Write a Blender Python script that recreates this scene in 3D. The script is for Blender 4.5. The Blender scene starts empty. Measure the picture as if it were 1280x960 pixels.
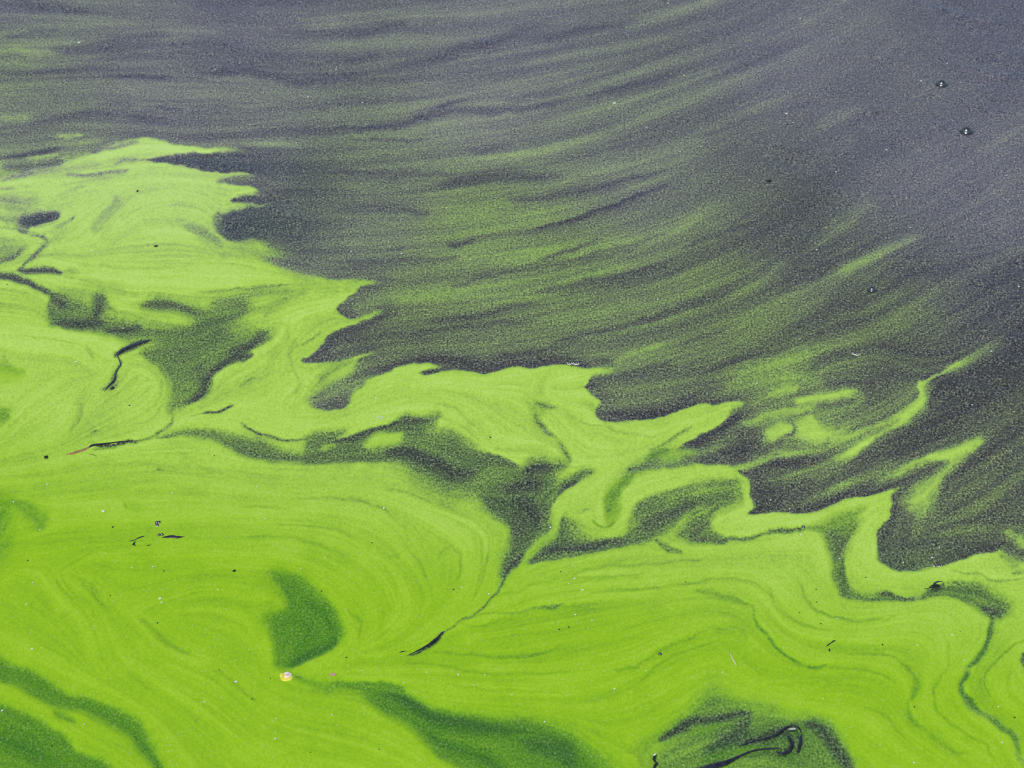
import bpy, bmesh, math, random
import numpy as np
from mathutils import Vector

# ---------------------------------------------------------------- camera, sky, sun, exposure
scene = bpy.context.scene
R = math.radians
PITCH, HFOV, CAM_H = R(35.0), R(20.0), 1.434          # a person at the bank, long lens
SUN_EL, SUN_AZ = R(52.0), R(205.0)                     # sun high behind the left shoulder, veiled
cam_d = bpy.data.cameras.new('camera'); cam = bpy.data.objects.new('camera', cam_d)
scene.collection.objects.link(cam); scene.camera = cam
cam_d.sensor_width = 36.0; cam_d.lens = 18.0/math.tan(HFOV/2)
cam_d.clip_start = 0.05; cam_d.clip_end = 2000
cam.location = (0, 0, CAM_H); cam.rotation_euler = (math.pi/2-PITCH, 0, 0)
cam_d.dof.use_dof = True; cam_d.dof.focus_distance = 2.35; cam_d.dof.aperture_fstop = 20
world = bpy.data.worlds.new('World'); scene.world = world; world.use_nodes = True
wn = world.node_tree; sky = wn.nodes.new('ShaderNodeTexSky'); sky.sky_type = 'NISHITA'; sky.sun_disc = False
sky.sun_elevation = SUN_EL; sky.sun_rotation = SUN_AZ; sky.air_density = 1.0; sky.dust_density = 1.2
wn.nodes['Background'].inputs['Strength'].default_value = 0.135
wn.links.new(sky.outputs[0], wn.nodes['Background'].inputs['Color'])
sun_d = bpy.data.lights.new('sun', 'SUN'); sun_d.energy = 2.25; sun_d.angle = R(12); sun_d.color = (1, .95, .88)
sun = bpy.data.objects.new('sun', sun_d); scene.collection.objects.link(sun)
sdir = Vector((math.sin(SUN_AZ)*math.cos(SUN_EL), math.cos(SUN_AZ)*math.cos(SUN_EL), math.sin(SUN_EL)))
sun.rotation_euler = sdir.to_track_quat('Z', 'Y').to_euler(); sun.location = sdir*5
vs = scene.view_settings; vs.view_transform = 'Standard'; vs.look = 'None'; vs.gamma = 1; vs.exposure = 0.0; vs.use_curve_mapping = False

scene.cycles.use_denoising = False; scene.cycles.filter_width = 1.15

F_PX = 640/math.tan(HFOV/2)
def to_world(u, v):
    """chart point (1280 x 960) -> point of the water plane and metres per chart unit there"""
    x = (u-640)/F_PX; y = -(v-480)/F_PX
    dz = -math.sin(PITCH)+y*math.cos(PITCH); dy = math.cos(PITCH)+y*math.sin(PITCH)
    t = -CAM_H/dz
    return Vector((x*t, dy*t, 0)), t/F_PX
# ---------------------------------------------------------------- the bloom's density map
# A chart of the water plane: traced points are given in chart units (1280 x 960 covers the
# patch in view) and carried onto the plane z = 0 by to_world().
OX, OY, CW, CH = 150, 120, 1580, 1200
rng = np.random.default_rng(7)
TILES = dict(A=(0,0,2.909), B=(425,0,2.909), C=(850,0,2.909), D=(0,310,2.909), E=(425,310,2.909),
             F=(850,310,2.909), G=(0,630,2.909), H=(425,630,2.909), I=(850,630,2.909),
             a=(0,160,4), b=(0,380,4), c=(300,320,4), d=(480,440,4), e=(560,540,4), f=(780,480,4),
             g=(960,400,4), h=(960,600,4), i=(0,560,4), j=(0,720,4), k=(300,620,4), l=(480,720,4),
             m=(760,720,4), n=(960,720,4), P=(0,0,1), q=(800,375,2.6667), r=(0,160,2.6667))
def T(s):
    """'c 470,270 480,250,3 | d 10,20' -> array of (x, y, extra); extra is -1 when not given."""
    out, t = [], TILES['P']
    for tok in s.replace('|', ' ').split():
        if tok in TILES: t = TILES[tok]; continue
        v = [float(q) for q in tok.split(',')]
        out.append((t[0]+v[0]/t[2], t[1]+v[1]/t[2], v[2] if len(v) > 2 else -1.0))
    return np.array(out)
def smooth(x): x = np.clip(x, 0, 1); return x*x*(3-2*x)
def spline(p, closed=False, step=3.0):
    n = len(p); out = []
    for i in range(n if closed else n-1):
        if closed: q = [p[(i+k) % n] for k in (-1, 0, 1, 2)]
        else: q = [p[max(0, i-1)], p[i], p[i+1], p[min(n-1, i+2)]]
        L = np.hypot(*(q[2][:2]-q[1][:2])); m = max(1, int(L/step))
        for t in np.arange(m)/m:
            # centripetal-like: tangents limited by the span so that tips stay sharp
            m1 = (q[2]-q[0])*0.5; m2 = (q[3]-q[1])*0.5
            for mm in (m1, m2):
                l = np.hypot(mm[0], mm[1]); mm *= min(1.0, 0.9*L/(l+1e-6))
            out.append(q[1]*(2*t**3-3*t**2+1)+m1*(t**3-2*t**2+t)+q[2]*(-2*t**3+3*t**2)+m2*(t**3-t**2))
    if not closed: out.append(p[-1])
    return np.array(out)
def window(p, R):
    x0 = max(0, int(p[:, 0].min()-R+OX)); x1 = min(CW, int(p[:, 0].max()+R+OX)+2)
    y0 = max(0, int(p[:, 1].min()-R+OY)); y1 = min(CH, int(p[:, 1].max()+R+OY)+2)
    return slice(y0, max(y0, y1)), slice(x0, max(x0, x1))
def fill(p, W):
    oy, ox = W[0].start, W[1].start; h = W[0].stop-oy; w = W[1].stop-ox
    m = np.zeros((h, w), bool); x = p[:, 0]+OX-ox; y = p[:, 1]+OY-oy
    x2 = np.roll(x, -1); y2 = np.roll(y, -1)
    for r in range(max(0, int(y.min())), min(h, int(y.max())+2)):
        k = (y <= r) != (y2 <= r)
        if not k.any(): continue
        xs = np.sort(x[k]+(r-y[k])*(x2[k]-x[k])/(y2[k]-y[k]))
        for u, v in zip(xs[::2], xs[1::2]):
            m[r, max(0, int(math.ceil(u))):max(0, int(v)+1)] = True
    return m
def nearest(p, reach, closed, W):
    """distance, side and interpolated extra to the polyline, within the window W"""
    oy, ox = W[0].start, W[1].start; h = W[0].stop-oy; w_ = W[1].stop-ox
    d = np.full((h, w_), 1e6, np.float32); s = np.zeros((h, w_), np.float32); e = np.ones((h, w_), np.float32)
    n = len(p)
    for i in range(n if closed else n-1):
        a = p[i]; b = p[(i+1) % n]; R = reach
        x0 = int(min(a[0], b[0])-R+OX)-ox; x1 = int(max(a[0], b[0])+R+OX)+2-ox
        y0 = int(min(a[1], b[1])-R+OY)-oy; y1 = int(max(a[1], b[1])+R+OY)+2-oy
        x0 = max(x0, 0); y0 = max(y0, 0); x1 = min(x1, w_); y1 = min(y1, h)
        if x1 <= x0 or y1 <= y0: continue
        gx = np.arange(x0+ox, x1+ox, dtype=np.float32)[None]-OX-a[0]; gy = np.arange(y0+oy, y1+oy, dtype=np.float32)[:, None]-OY-a[1]
        tx, ty = b[0]-a[0], b[1]-a[1]; L2 = tx*tx+ty*ty+1e-9
        t = np.clip((gx*tx+gy*ty)/L2, 0, 1)
        dx = gx-t*tx; dy = gy-t*ty; dd = np.sqrt(dx*dx+dy*dy)
        w = dd < d[y0:y1, x0:x1]
        d[y0:y1, x0:x1][w] = dd[w]
        s[y0:y1, x0:x1][w] = np.sign(tx*gy-ty*gx)[w]
        e[y0:y1, x0:x1][w] = (a[2]+t*(b[2]-a[2]))[w]
    return d, s, e
FD = np.zeros((CH, CW), np.float32); FG = np.zeros_like(FD); FK = np.zeros_like(FD)
flow_pts = []
def note_flow(p, w=1.0):
    q = p[::3]
    if len(q) < 2: q = p[[0, -1]]
    t = np.diff(q[:, :2], axis=0); a = np.arctan2(t[:, 1], t[:, 0])
    mid = (q[1:, :2]+q[:-1, :2])/2
    flow_pts.append(np.column_stack([mid, np.cos(2*a), np.sin(2*a), np.full(len(a), w)]))
def put(al, W, D, G=None, K=None):
    for F, v in ((FD, D), (FG, G), (FK, K)):
        if v is not None: F[W] += al*(v-F[W])
def poly(s, D, f=3.0, a=1.0, G=None, K=None, flow=0.6, gap=0):
    p = T(s); p[:, 2] = np.where(p[:, 2] < 0, f, p[:, 2])
    p[:, 2] = np.where(p[:, 2] > 3.5, p[:, 2]*1.45, p[:, 2])
    p = spline(p, True); p[:, 2] = np.maximum(p[:, 2], 0.6)
    if flow: note_flow(p, flow)
    R_ = max(p[:, 2].max()+2, 2.4*gap); W = window(p, R_); ins = fill(p, W); d, _, e = nearest(p, R_, True, W)
    if gap: put(np.where(ins, 0, .8*np.exp(-(d/gap)**2)*np.clip(2-e/1.6, 0, 1)*(.35+.65*vnoise(40, 31)[W])), W, .08)     # film drawn away from the firm edge
    sd = np.where(ins, d, -d)
    put(a*smooth(0.5+0.5*sd/e), W, D, G, K)
def stroke(s, D, wl=3.0, wr=3.0, a=1.0, G=None, K=None, flow=1.0, taper=True):
    p = T(s); given = (p[:, 2] >= 0).any(); p[:, 2] = np.where(p[:, 2] < 0, 1.0, p[:, 2])
    p = spline(p)
    if flow: note_flow(p, flow)
    if taper and not given:
        t = np.linspace(0, 1, len(p)); p[:, 2] *= 0.25+0.75*np.sqrt(np.clip(np.sin(np.pi*t), 0, 1))
    R_ = 2.6*max(wl, wr)*p[:, 2].max()+2; W = window(p, R_); d, sd, e = nearest(p, R_, False, W)
    w = np.where(sd > 0, wr, wl)*np.maximum(e, .05)
    put(a*np.exp(-(d/np.maximum(w, .4))**2)*np.minimum(1, .3+e), W, D, G, K)
def lines(s, w=1.0):
    for q in s.strip().split('\n'): note_flow(spline(T(q)), w)
def vnoise(cell, seed):
    r = np.random.default_rng(seed); h = int(CH/cell)+4; w = int(CW/cell)+4
    g = r.random((h, w)).astype(np.float32)
    return resize(g, np.arange(CW)/cell+1, np.arange(CH)/cell+1)
def resize(g, xs, ys):
    xi = np.clip(xs.astype(int), 0, g.shape[1]-2); yi = np.clip(ys.astype(int), 0, g.shape[0]-2)
    fx = smooth(xs-xi).astype(np.float32); fy = smooth(ys-yi).astype(np.float32)[:, None]
    t = g[yi][:, xi]*(1-fx)+g[yi][:, xi+1]*fx; u = g[yi+1][:, xi]*(1-fx)+g[yi+1][:, xi+1]*fx
    return t*(1-fy)+u*fy
def blur(a, r, n=2):
    r = int(r)
    for _ in range(n):
        for ax in (0, 1):
            c = np.cumsum(np.pad(a, [(r+1, r) if q == ax else (0, 0) for q in (0, 1)], mode='edge'), axis=ax, dtype=np.float64)
            a = ((c[2*r+1:]-c[:-2*r-1]) if ax == 0 else (c[:, 2*r+1:]-c[:, :-2*r-1]))/(2*r+1)
    return a.astype(np.float32)

# ---- flow lines of the drifting scum
lines('''P -150,22 0,20 300,35 640,42 900,8 1040,-60
P -150,95 0,90 300,96 600,75 850,20 960,-40
P -150,150 0,148 250,165 520,150 700,120 950,40 1060,-30
P 300,192 500,190 700,170 900,100 1060,20 1140,-60
P 320,225 500,222 700,195 860,150 1000,80
P 320,262 500,255 640,240 760,215 900,165 1000,110 1120,20
P 420,300 600,288 760,255 900,200 1060,110
P 450,345 640,325 800,285 900,240 1000,185
P 470,380 640,368 800,330 950,270 1100,170 1240,60
P 430,420 600,408 800,360 950,305 1080,235 1280,90
P 420,470 600,440 800,415 950,360 1150,265 1420,60
P 760,480 900,450 1000,405 1140,315 1280,235 1420,150
P 800,510 950,480 1100,420 1280,300 1420,210
P 920,590 1050,552 1150,500 1280,405 1420,300
P 1000,640 1150,575 1280,500 1420,420
P 1150,690 1220,650 1280,600 1420,520
P 0,232 80,225 180,212 260,218
P 30,300 80,330 180,335 300,330 420,345
P 120,300 150,260 220,240 270,260 270,310''')
lines('''P -150,640 0,620 150,600 300,600 450,612 550,650 590,700 570,750 530,790
P 0,680 150,668 300,660 420,670 500,710 520,760 490,800
k 0,60 200,60 460,60 660,60 800,160 880,300 960,440
k 0,150 300,150 480,180 620,260 700,340 760,420 800,500
k 0,205 250,215 420,250 540,320
k 900,60 1100,130 1220,200 1200,330 1180,500
j 300,0 330,100 440,180 480,300 520,450
j 900,90 700,180 780,280 860,380 1100,440 1200,560 1280,640
j 0,420 140,520 340,620 600,720 740,860 830,960
j 0,600 200,700 380,860 560,960
l 0,460 200,440 500,480 800,500 1100,440 1280,400
l 100,400 500,390 900,330 1280,240
l 400,540 800,560 1100,520 1280,470
l 620,90 900,30 1280,20
m 0,70 300,60 640,20 760,50 860,160 940,240 1100,280 1280,270
m 0,480 300,330 500,250 640,270
m 0,560 250,420 480,330
m 660,450 760,520 900,540 1100,530
n 0,60 100,220 300,260 520,250 700,210 840,260 900,360
n 120,100 240,180 420,230 640,200 860,140 1000,240 1020,340 900,500 860,600 960,760 1120,880
n 0,540 200,530 420,500 600,560 700,700 900,860 1100,940
n 200,600 500,640 700,800 900,930
b 0,620 100,500 200,420 300,360
b 120,130 300,150 500,200 600,250
b 860,560 760,640 600,690 400,770
b 840,400 820,500 700,600 500,680
b 600,900 800,850 1000,880 1280,940
c 240,560 280,640 200,760 260,860 420,860 600,820 760,760
c 0,840 150,900 300,925 480,900
d 60,680 300,760 500,800 600,900
d 300,250 480,330 560,480
d 800,60 760,250 860,420 940,550''')

# ---- thin drifting film over the open water; its grey partly paints in sky reflection
BG = np.array([(-150,-120,.30,.95),(0,0,.30,.95),(300,25,.28,.95),(640,20,.38,.9),(1000,60,.36,.95),(1270,20,.20,1.0),(1200,200,.27,1.0),
    (1260,270,.34,.9),(1265,360,.16,.4),(600,130,.40,.85),(200,110,.40,.85),(0,70,.50,.45),(60,165,.40,.6),(330,150,.36,.75),(420,230,.36,.35),
    (450,275,.38,.45),(600,280,.46,.15),(800,200,.38,.6),(1000,300,.24,.3),(900,380,.41,.08),(700,350,.47,.08),(520,400,.43,.08),(1100,420,.39,.08),
    (1250,500,.28,.08),(960,440,.48,.05),(1150,560,.26,.08),(1220,650,.36,.05),(1000,620,.30,.1),(1100,170,.28,.85),(1430,500,.3,.1),(1430,100,.27,1)])
gy, gx = np.mgrid[0:CH:12, 0:CW:12]
wsum = 0; accD = 0; accK = 0
for bx, by, bd, bk in BG:
    w = 1/(((gx-OX-bx)**2+(gy-OY-by)**2)/900+1)**1.6
    wsum = wsum+w; accD = accD+w*bd; accK = accK+w*bk
xs = np.arange(CW)/12; ys = np.arange(CH)/12
FD = resize((accD/wsum).astype(np.float32), xs, ys); FK = resize((accK/wsum).astype(np.float32), xs, ys)
FD += .07*np.exp(-(((np.arange(CW)[None]-OX-620)/330)**2+((np.arange(CH)[:, None]-OY-290)/150)**2)).astype(np.float32)+.05

# brighter and darker drifts in the film (A, B, C = upper row)
for s, D, wl, wr, a in [
    ('A 0,185 60,180 130,195 380,200', .72, 9, 5, .8), ('A 0,425 60,430 120,425', .75, 5, 4, .8), ('A 0,478 50,470 100,468', .85, 3, 2, .8),
    ('A 200,500 240,495 300,494', .85, 2.5, 1.5, .9), ('A 700,360 790,350 900,380 1000,355 1120,350 1251,340', .58, 12, 10, .6),
    ('A 770,290 880,300 960,310 1070,320', .55, 8, 5, .6), ('A 1080,95 1160,90 1251,80', .52, 6, 6, .6), ('A 0,130 200,120 400,115 600,110 800,115', .46, 8, 5, .5),
    ('A 760,470 860,470 1000,462 1120,440 1251,430', .56, 8, 5, .6), ('A 880,522 960,525 1060,528 1110,535', .78, 4, 3, .8),
    ('A 200,105 60,125 0,130', .1, 3, 3, .6), ('A 200,180 300,178 440,150 600,125', .12, 8, 9, .7), ('A 380,275 480,273 560,278 640,280', .05, 2, 3, .8),
    ('A 720,262 800,262 900,250 960,265 1040,290 1100,292 1251,280', .1, 3, 6, .75), ('A 700,30 800,40 890,38', .12, 8, 3, .7), ('A 0,18 150,28 320,40', .12, 7, 4, .6),
    ('A 0,272 150,262 300,245 420,240', .2, 2, 2, .5), ('A 380,372 460,370 500,378', .15, 2, 4, .6), ('A 560,392 620,390 660,394', .08, 2, 2.5, .7),
    ('A 0,465 100,455 200,430 330,405 430,408', .15, 2, 6, .5), ('A 920,475 1050,465 1150,470 1251,462', .14, 2, 4, .6), ('A 640,500 800,500 900,485', .2, 4, 5, .5),
    ('A 470,425 520,430 600,440', .15, 6, 5, .5), ('A 1000,110 1120,125 1251,115', .14, 8, 6, .5), ('A 830,110 860,130 880,170 1000,185 1100,175', .2, 8, 8, .4),
    ('B 0,125 80,120 150,100 250,85', .14, 8, 5, .8), ('B 0,215 60,218 130,200', .1, 2, 4, .7), ('B 180,235 280,225 360,210 440,175 560,150 640,110 760,85', .12, 6, 6, .8),
    ('B 720,145 820,125 900,105 1000,95 1060,75', .15, 5, 9, .75), ('B 0,468 100,465 200,455 280,430 340,405 420,370 450,360', .08, 4, 3, .85), ('B 250,440 330,420 430,400 560,410 700,395 840,355', .12, 5, 3, .75),
    ('B 590,365 700,350 820,330', .18, 4, 3, .6), ('B 900,345 1000,320 1100,300 1200,275', .16, 3, 9, .7), ('B 0,275 60,280', .1, 4, 5, .6),
    ('B 0,335 80,330 200,330 320,330 400,325', .55, 3, 5, .7), ('B 200,310 300,300 390,292', .56, 3, 4, .7), ('B 0,490 100,485 250,475 380,450 520,430 640,410 740,395', .58, 3, 10, .75),
    ('B 840,350 900,330 1000,300 1140,250', .52, 5, 4, .6), ('B 470,570 600,570 740,540 860,510 955,488', .64, 5, 4, .85), ('B 0,580 130,570 260,550 380,540 500,520 620,500', .58, 6, 4, .6),
    ('B 0,500 120,505 260,510 330,507', .1, 2, 2, .7), ('B 0,575 100,575 200,565', .18, 1.5, 2, .6), ('B 470,555 540,545 590,530', .2, 4, 3, .6),
    ('B 0,625 120,625 250,630 360,635 480,640', .15, 4, 5, .6), ('B 370,680 450,660 560,640 680,640 800,645', .16, 8, 8, .7), ('B 610,730 740,715 900,690 1040,655 1180,620', .13, 5, 5, .75),
    ('B 0,680 100,690 260,670 400,640', .58, 7, 5, .6), ('B 540,740 640,700 760,680 860,640 960,610 1060,590', .56, 7, 4, .65), ('B 0,755 100,755 220,760 330,780', .16, 6, 6, .6),
    ('B 700,840 760,815 860,790 910,768 1000,740 1090,705 1190,672', .0, 1.5, 4, .9), ('B 1030,700 1080,680 1200,640', .58, 6, 2, .7), ('B 640,850 760,850 860,830 1000,790 1120,770', .55, 6, 8, .6),
    ('B 390,895 440,885 490,865', .1, 3, 4, .8), ('B 200,910 240,890', .1, 2, 3, .6), ('B 0,950 150,948 300,945 440,935', .12, 2, 5, .7), ('B 720,945 830,910 940,870', .12, 2, 3, .8),
    ('B 420,945 560,925 680,905 780,910', .62, 4, 4, .8), ('B 840,950 960,910 1060,890 1180,850', .14, 3, 3, .7), ('B 870,880 1000,850 1130,810 1251,790', .52, 4, 4, .6),
    ('C 0,275 100,245 190,220 270,180', .5, 3, 4, .6), ('C 140,275 230,240 300,215 390,185', .18, 9, 7, .7), ('C 200,215 290,190 400,160 460,145', .2, 6, 5, .6),
    ('C 40,480 140,440 250,390 390,350', .54, 3, 5, .65), ('C 60,490 140,470 220,440 330,410 480,375', .2, 2, 4, .6), ('C 480,470 560,430 650,390', .52, 9, 6, .6), ('C 560,345 620,330 660,355', .2, 9, 8, .5),
    ('C 0,905 100,860 200,830 290,790 370,740', .08, 2, 3, .75), ('C 0,830 60,780 100,750', .6, 10, 8, .7), ('C 330,960 440,890 540,800', .1, 3, 4, .6),
    ('C 480,900 580,830 660,770 700,735', .52, 9, 8, .7), ('C 560,990 640,955 720,920 800,880 870,845', .58, 6, 9, .8), ('C 700,955 800,905 900,860 1000,830', .16, 2, 7, .5), ('C 980,375 1050,385 1110,400', .16, 3, 5, .6),
    ('C 1090,560 1160,510 1251,455', .5, 5, 4, .4), ('C 900,180 980,230 1060,270', .2, 9, 6, .4), ('C 720,560 800,580 900,600', .22, 8, 8, .5),
    ('F 0,250 80,220 160,190 250,150 320,90 380,40', .6, 4, 6, .7), ('F 0,210 80,190 160,150 260,100 340,50', .14, 6, 8, .6), ('F 420,215 520,170 590,110 660,60 760,10', .62, 5, 4, .7), ('F 350,95 450,70 560,40', .2, 5, 6, .5),
    ('F 40,430 140,400 230,350 330,280 440,220 530,180', .6, 6, 8, .7), ('F 0,320 120,280 250,240 400,180', .45, 8, 8, .5), ('F 0,355 80,330 170,290', .18, 6, 6, .6), ('F 70,470 180,420 280,390 400,370', .16, 4, 4, .55),
    ('F 480,470 490,410 540,390 620,370', .18, 8, 8, .6), ('F 600,130 560,180 640,230', .2, 12, 8, .4), ('F 760,130 840,80 930,70', .14, 3, 6, .6), ('F 740,340 820,290 900,230', .46, 9, 6, .6),
    ('F 640,385 560,390', .15, 4, 4, .5), ('F 0,540 120,520 240,490 380,475 440,475', .62, 4, 5, .8), ('F 0,505 100,490 200,475', .2, 3, 3, .5),
    ('E 0,130 100,110 300,90 480,60', .64, 5, 5, .8), ('E 0,70 150,55 300,45 420,35', .12, 3, 6, .7), ('E 150,120 300,130 400,120 520,105', .5, 5, 5, .5),
    ('E 330,265 460,255 600,220 720,200', .12, 4, 3, .5), ('E 400,140 520,105 640,85 760,60 900,40 1050,5', .15, 4, 5, .65), ('E 700,160 840,130 1000,100 1100,80 1200,40', .15, 4, 10, .6),
    ('E 250,320 400,290 560,280 700,260', .14, 4, 5, .5), ('E 760,350 900,310 1050,280 1180,230 1251,200', .12, 3, 7, .6), ('E 500,170 640,150 780,130 900,70', .5, 5, 4, .55), ('E 560,350 700,320 860,290 1000,260 1140,240', .48, 6, 6, .6),
    ('E 900,330 1050,290 1150,270 1251,250', .56, 4, 3, .55), ('E 560,400 700,380 800,365', .14, 4, 4, .5), ('E 0,350 150,330 300,310', .17, 8, 5, .5), ('E 250,410 400,415 520,440 680,430 830,405', .1, 10, 8, .6),
    ('E 990,430 1050,390 1120,365 1180,350', .72, 5, 7, .8), ('E 920,405 960,408 985,412', .05, 3, 3, .8), ('E 880,500 960,470 1060,460 1200,420', .12, 6, 4, .5), ('E 950,610 1060,600 1200,590', .1, 6, 3, .6), ('E 1000,590 1100,570 1251,540', .46, 5, 5, .7),
    ('F 0,560 80,520 160,500', .12, 4, 4, .5),
    ]: stroke(s, D+(.03 if D < .25 else .02 if D < .6 else -.05), wl*1.1, wr*1.1, a*(.85 if D < .25 else .95))
# broken darker and lighter water to the right
poly('P 1090,430 1200,455 1290,400 1300,470 1200,520 1100,540 1020,600 960,640 1000,590 1160,500', .17, 26, .7)
poly('P 1130,190 1220,170 1330,150 1340,280 1240,305 1150,285 1080,240', .40, 40, .45, K=1.0)  # pale sky reflection on the water, painted into the film colour

# soft fingers reaching into the open water (right)
poly('f 330,420,20 600,280,30 560,120,24 760,10,20 960,-10,16 1180,20,14 1200,90,20 1120,160,24 1300,150,24 1450,40,20 1480,90,18 1330,230,20 1100,380,24 900,420,24 620,420,14', .55, 18, .9)
poly('f 680,480,20 900,420,24 1150,380,24 1300,330,24 1330,440,24 1160,500,22 960,560,20 760,560,20', .46, 20, .8)
poly('h 700,60,20 860,20,20 840,160,24 820,240,20 1050,235,10 1300,250,16 1300,330,16 1100,330,24 900,350,26 700,350,26 660,250,24', .47, 20, .7)
poly('c -60,-40,14 60,10,10 170,20,14 300,60,14 430,85,12 640,70,14 900,30,16 1100,10,16 900,60,14 700,110,8 560,125,6 330,110,6 120,60,6', .62, 10, .8)
poly('a -100,110,10 120,130,10 300,120,10 480,110,10 420,200,14 200,250,14 -100,270,14', .68, 10, .8)
poly('a 1080,230,8 1260,215,8 1280,260,8 1150,290,6', .66, 8, .8)
for s, D, wl, wr, a in [
    ('f 630,110 760,40 860,5 940,0 1000,20', .74, 10, 8, .85), ('f 720,60 800,35 880,10', .92, 5, 6, .9), ('f 850,85 960,70 1060,50 1170,28', 1.0, 5, 6, 1), ('f 1185,35 1190,70 1150,110 1060,150 960,195', .72, 4, 6, .6), ('f 560,190 640,185 710,150 860,130 960,120', .88, 3, 4, .9),
    ('f 960,105 1060,90 1160,85', .3, 4, 6, .6), ('f 620,300 700,255 760,210 830,200', .62, 10, 12, .8), ('f 500,330 600,345 700,300 800,255 850,205', .12, 5, 7, .8), ('f 850,200 900,180 950,165', .85, 2, 4, .9),
    ('f 560,410 640,400 720,375 860,335 960,330', .85, 6, 6, .9), ('f 330,420 440,395 520,380', .5, 10, 5, .8), ('f 290,340 400,320 520,308', .68, 6, 8, .8),
    ('f 590,150 520,190 440,240 300,310', .1, 8, 12, .8), ('f 560,240 640,270 540,340 440,385 360,400', .12, 14, 9, .75),
    ('f 800,460 880,440 940,420', .68, 3, 3, .8), ('f 910,465 980,465 1060,430 1130,380', .72, 6, 4, .8), ('f 1000,540 1080,500 1160,470', .66, 3, 8, .7), ('f 640,430 740,390 860,385 960,360 1100,290 1160,250', .1, 5, 7, .85)
    ]: stroke(s, D, wl*1.3, wr*1.3, a*.85)
poly('f 690,250,4 740,210,3 830,198,2 845,220,1.5 820,250,2 760,275,4 700,285,8', .88, 3)
poly('f 870,200,3.4 950,165,3.4 990,215,9 1060,265,10 1040,300,10 980,335,10 930,310,10 880,250,10', .88, 5)
stroke('q 480,470 560,500 640,490 760,430', .6, 10, 10, .8)
poly('g 330,590,8 480,540,5 620,480,4 700,430,4 750,385,3 755,330,3 790,300,2 880,245,2 970,207,3 1010,200,6 980,236,5 890,255,3 815,300,2 800,350,5 790,430,5 740,480,5 660,535,2 560,570,2 480,640,3 390,700,6 340,690,8 430,620,5 520,560,4 600,530,5 480,570,5 360,620,8', .92, 4)
stroke('g 960,222 1010,195 1080,150 1170,110', .60, 7, 9, .85)
stroke('q 650,490 760,445 870,400', .64, 6, 7, .85)
stroke('q 420,600 520,590 600,560 700,520', .58, 6, 10, .6)
stroke('q 880,560 960,540 1010,520', .42, 5, 7, .5)
poly('g 560,800,12 660,740,8 780,685,5 900,645,5 1010,600,4 1095,590,2 1040,650,3 990,690,4 930,740,5 870,790,5 850,850,6 830,890,8 790,960,10 740,960,12 680,900,9 690,850,9 790,790,9 880,720,7 850,700,8 760,730,8 650,780,10', .84, 6)
stroke('g 780,700 880,690 960,660 1030,620', .95, 4, 5, .8)
stroke('g 650,910 700,930 790,900 830,840', .8, 14, 10, .5)
stroke('h 720,200 720,260 740,330', .55, 12, 10, .7)
stroke('h 840,270 960,240 1060,235 1120,250', .62, 4, 12, .7)
stroke('h 1180,260 1240,280 1290,330', .8, 10, 13, .9)
stroke('h 640,340 800,320 960,340 1100,300', .36, 12, 10, .6)

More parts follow.
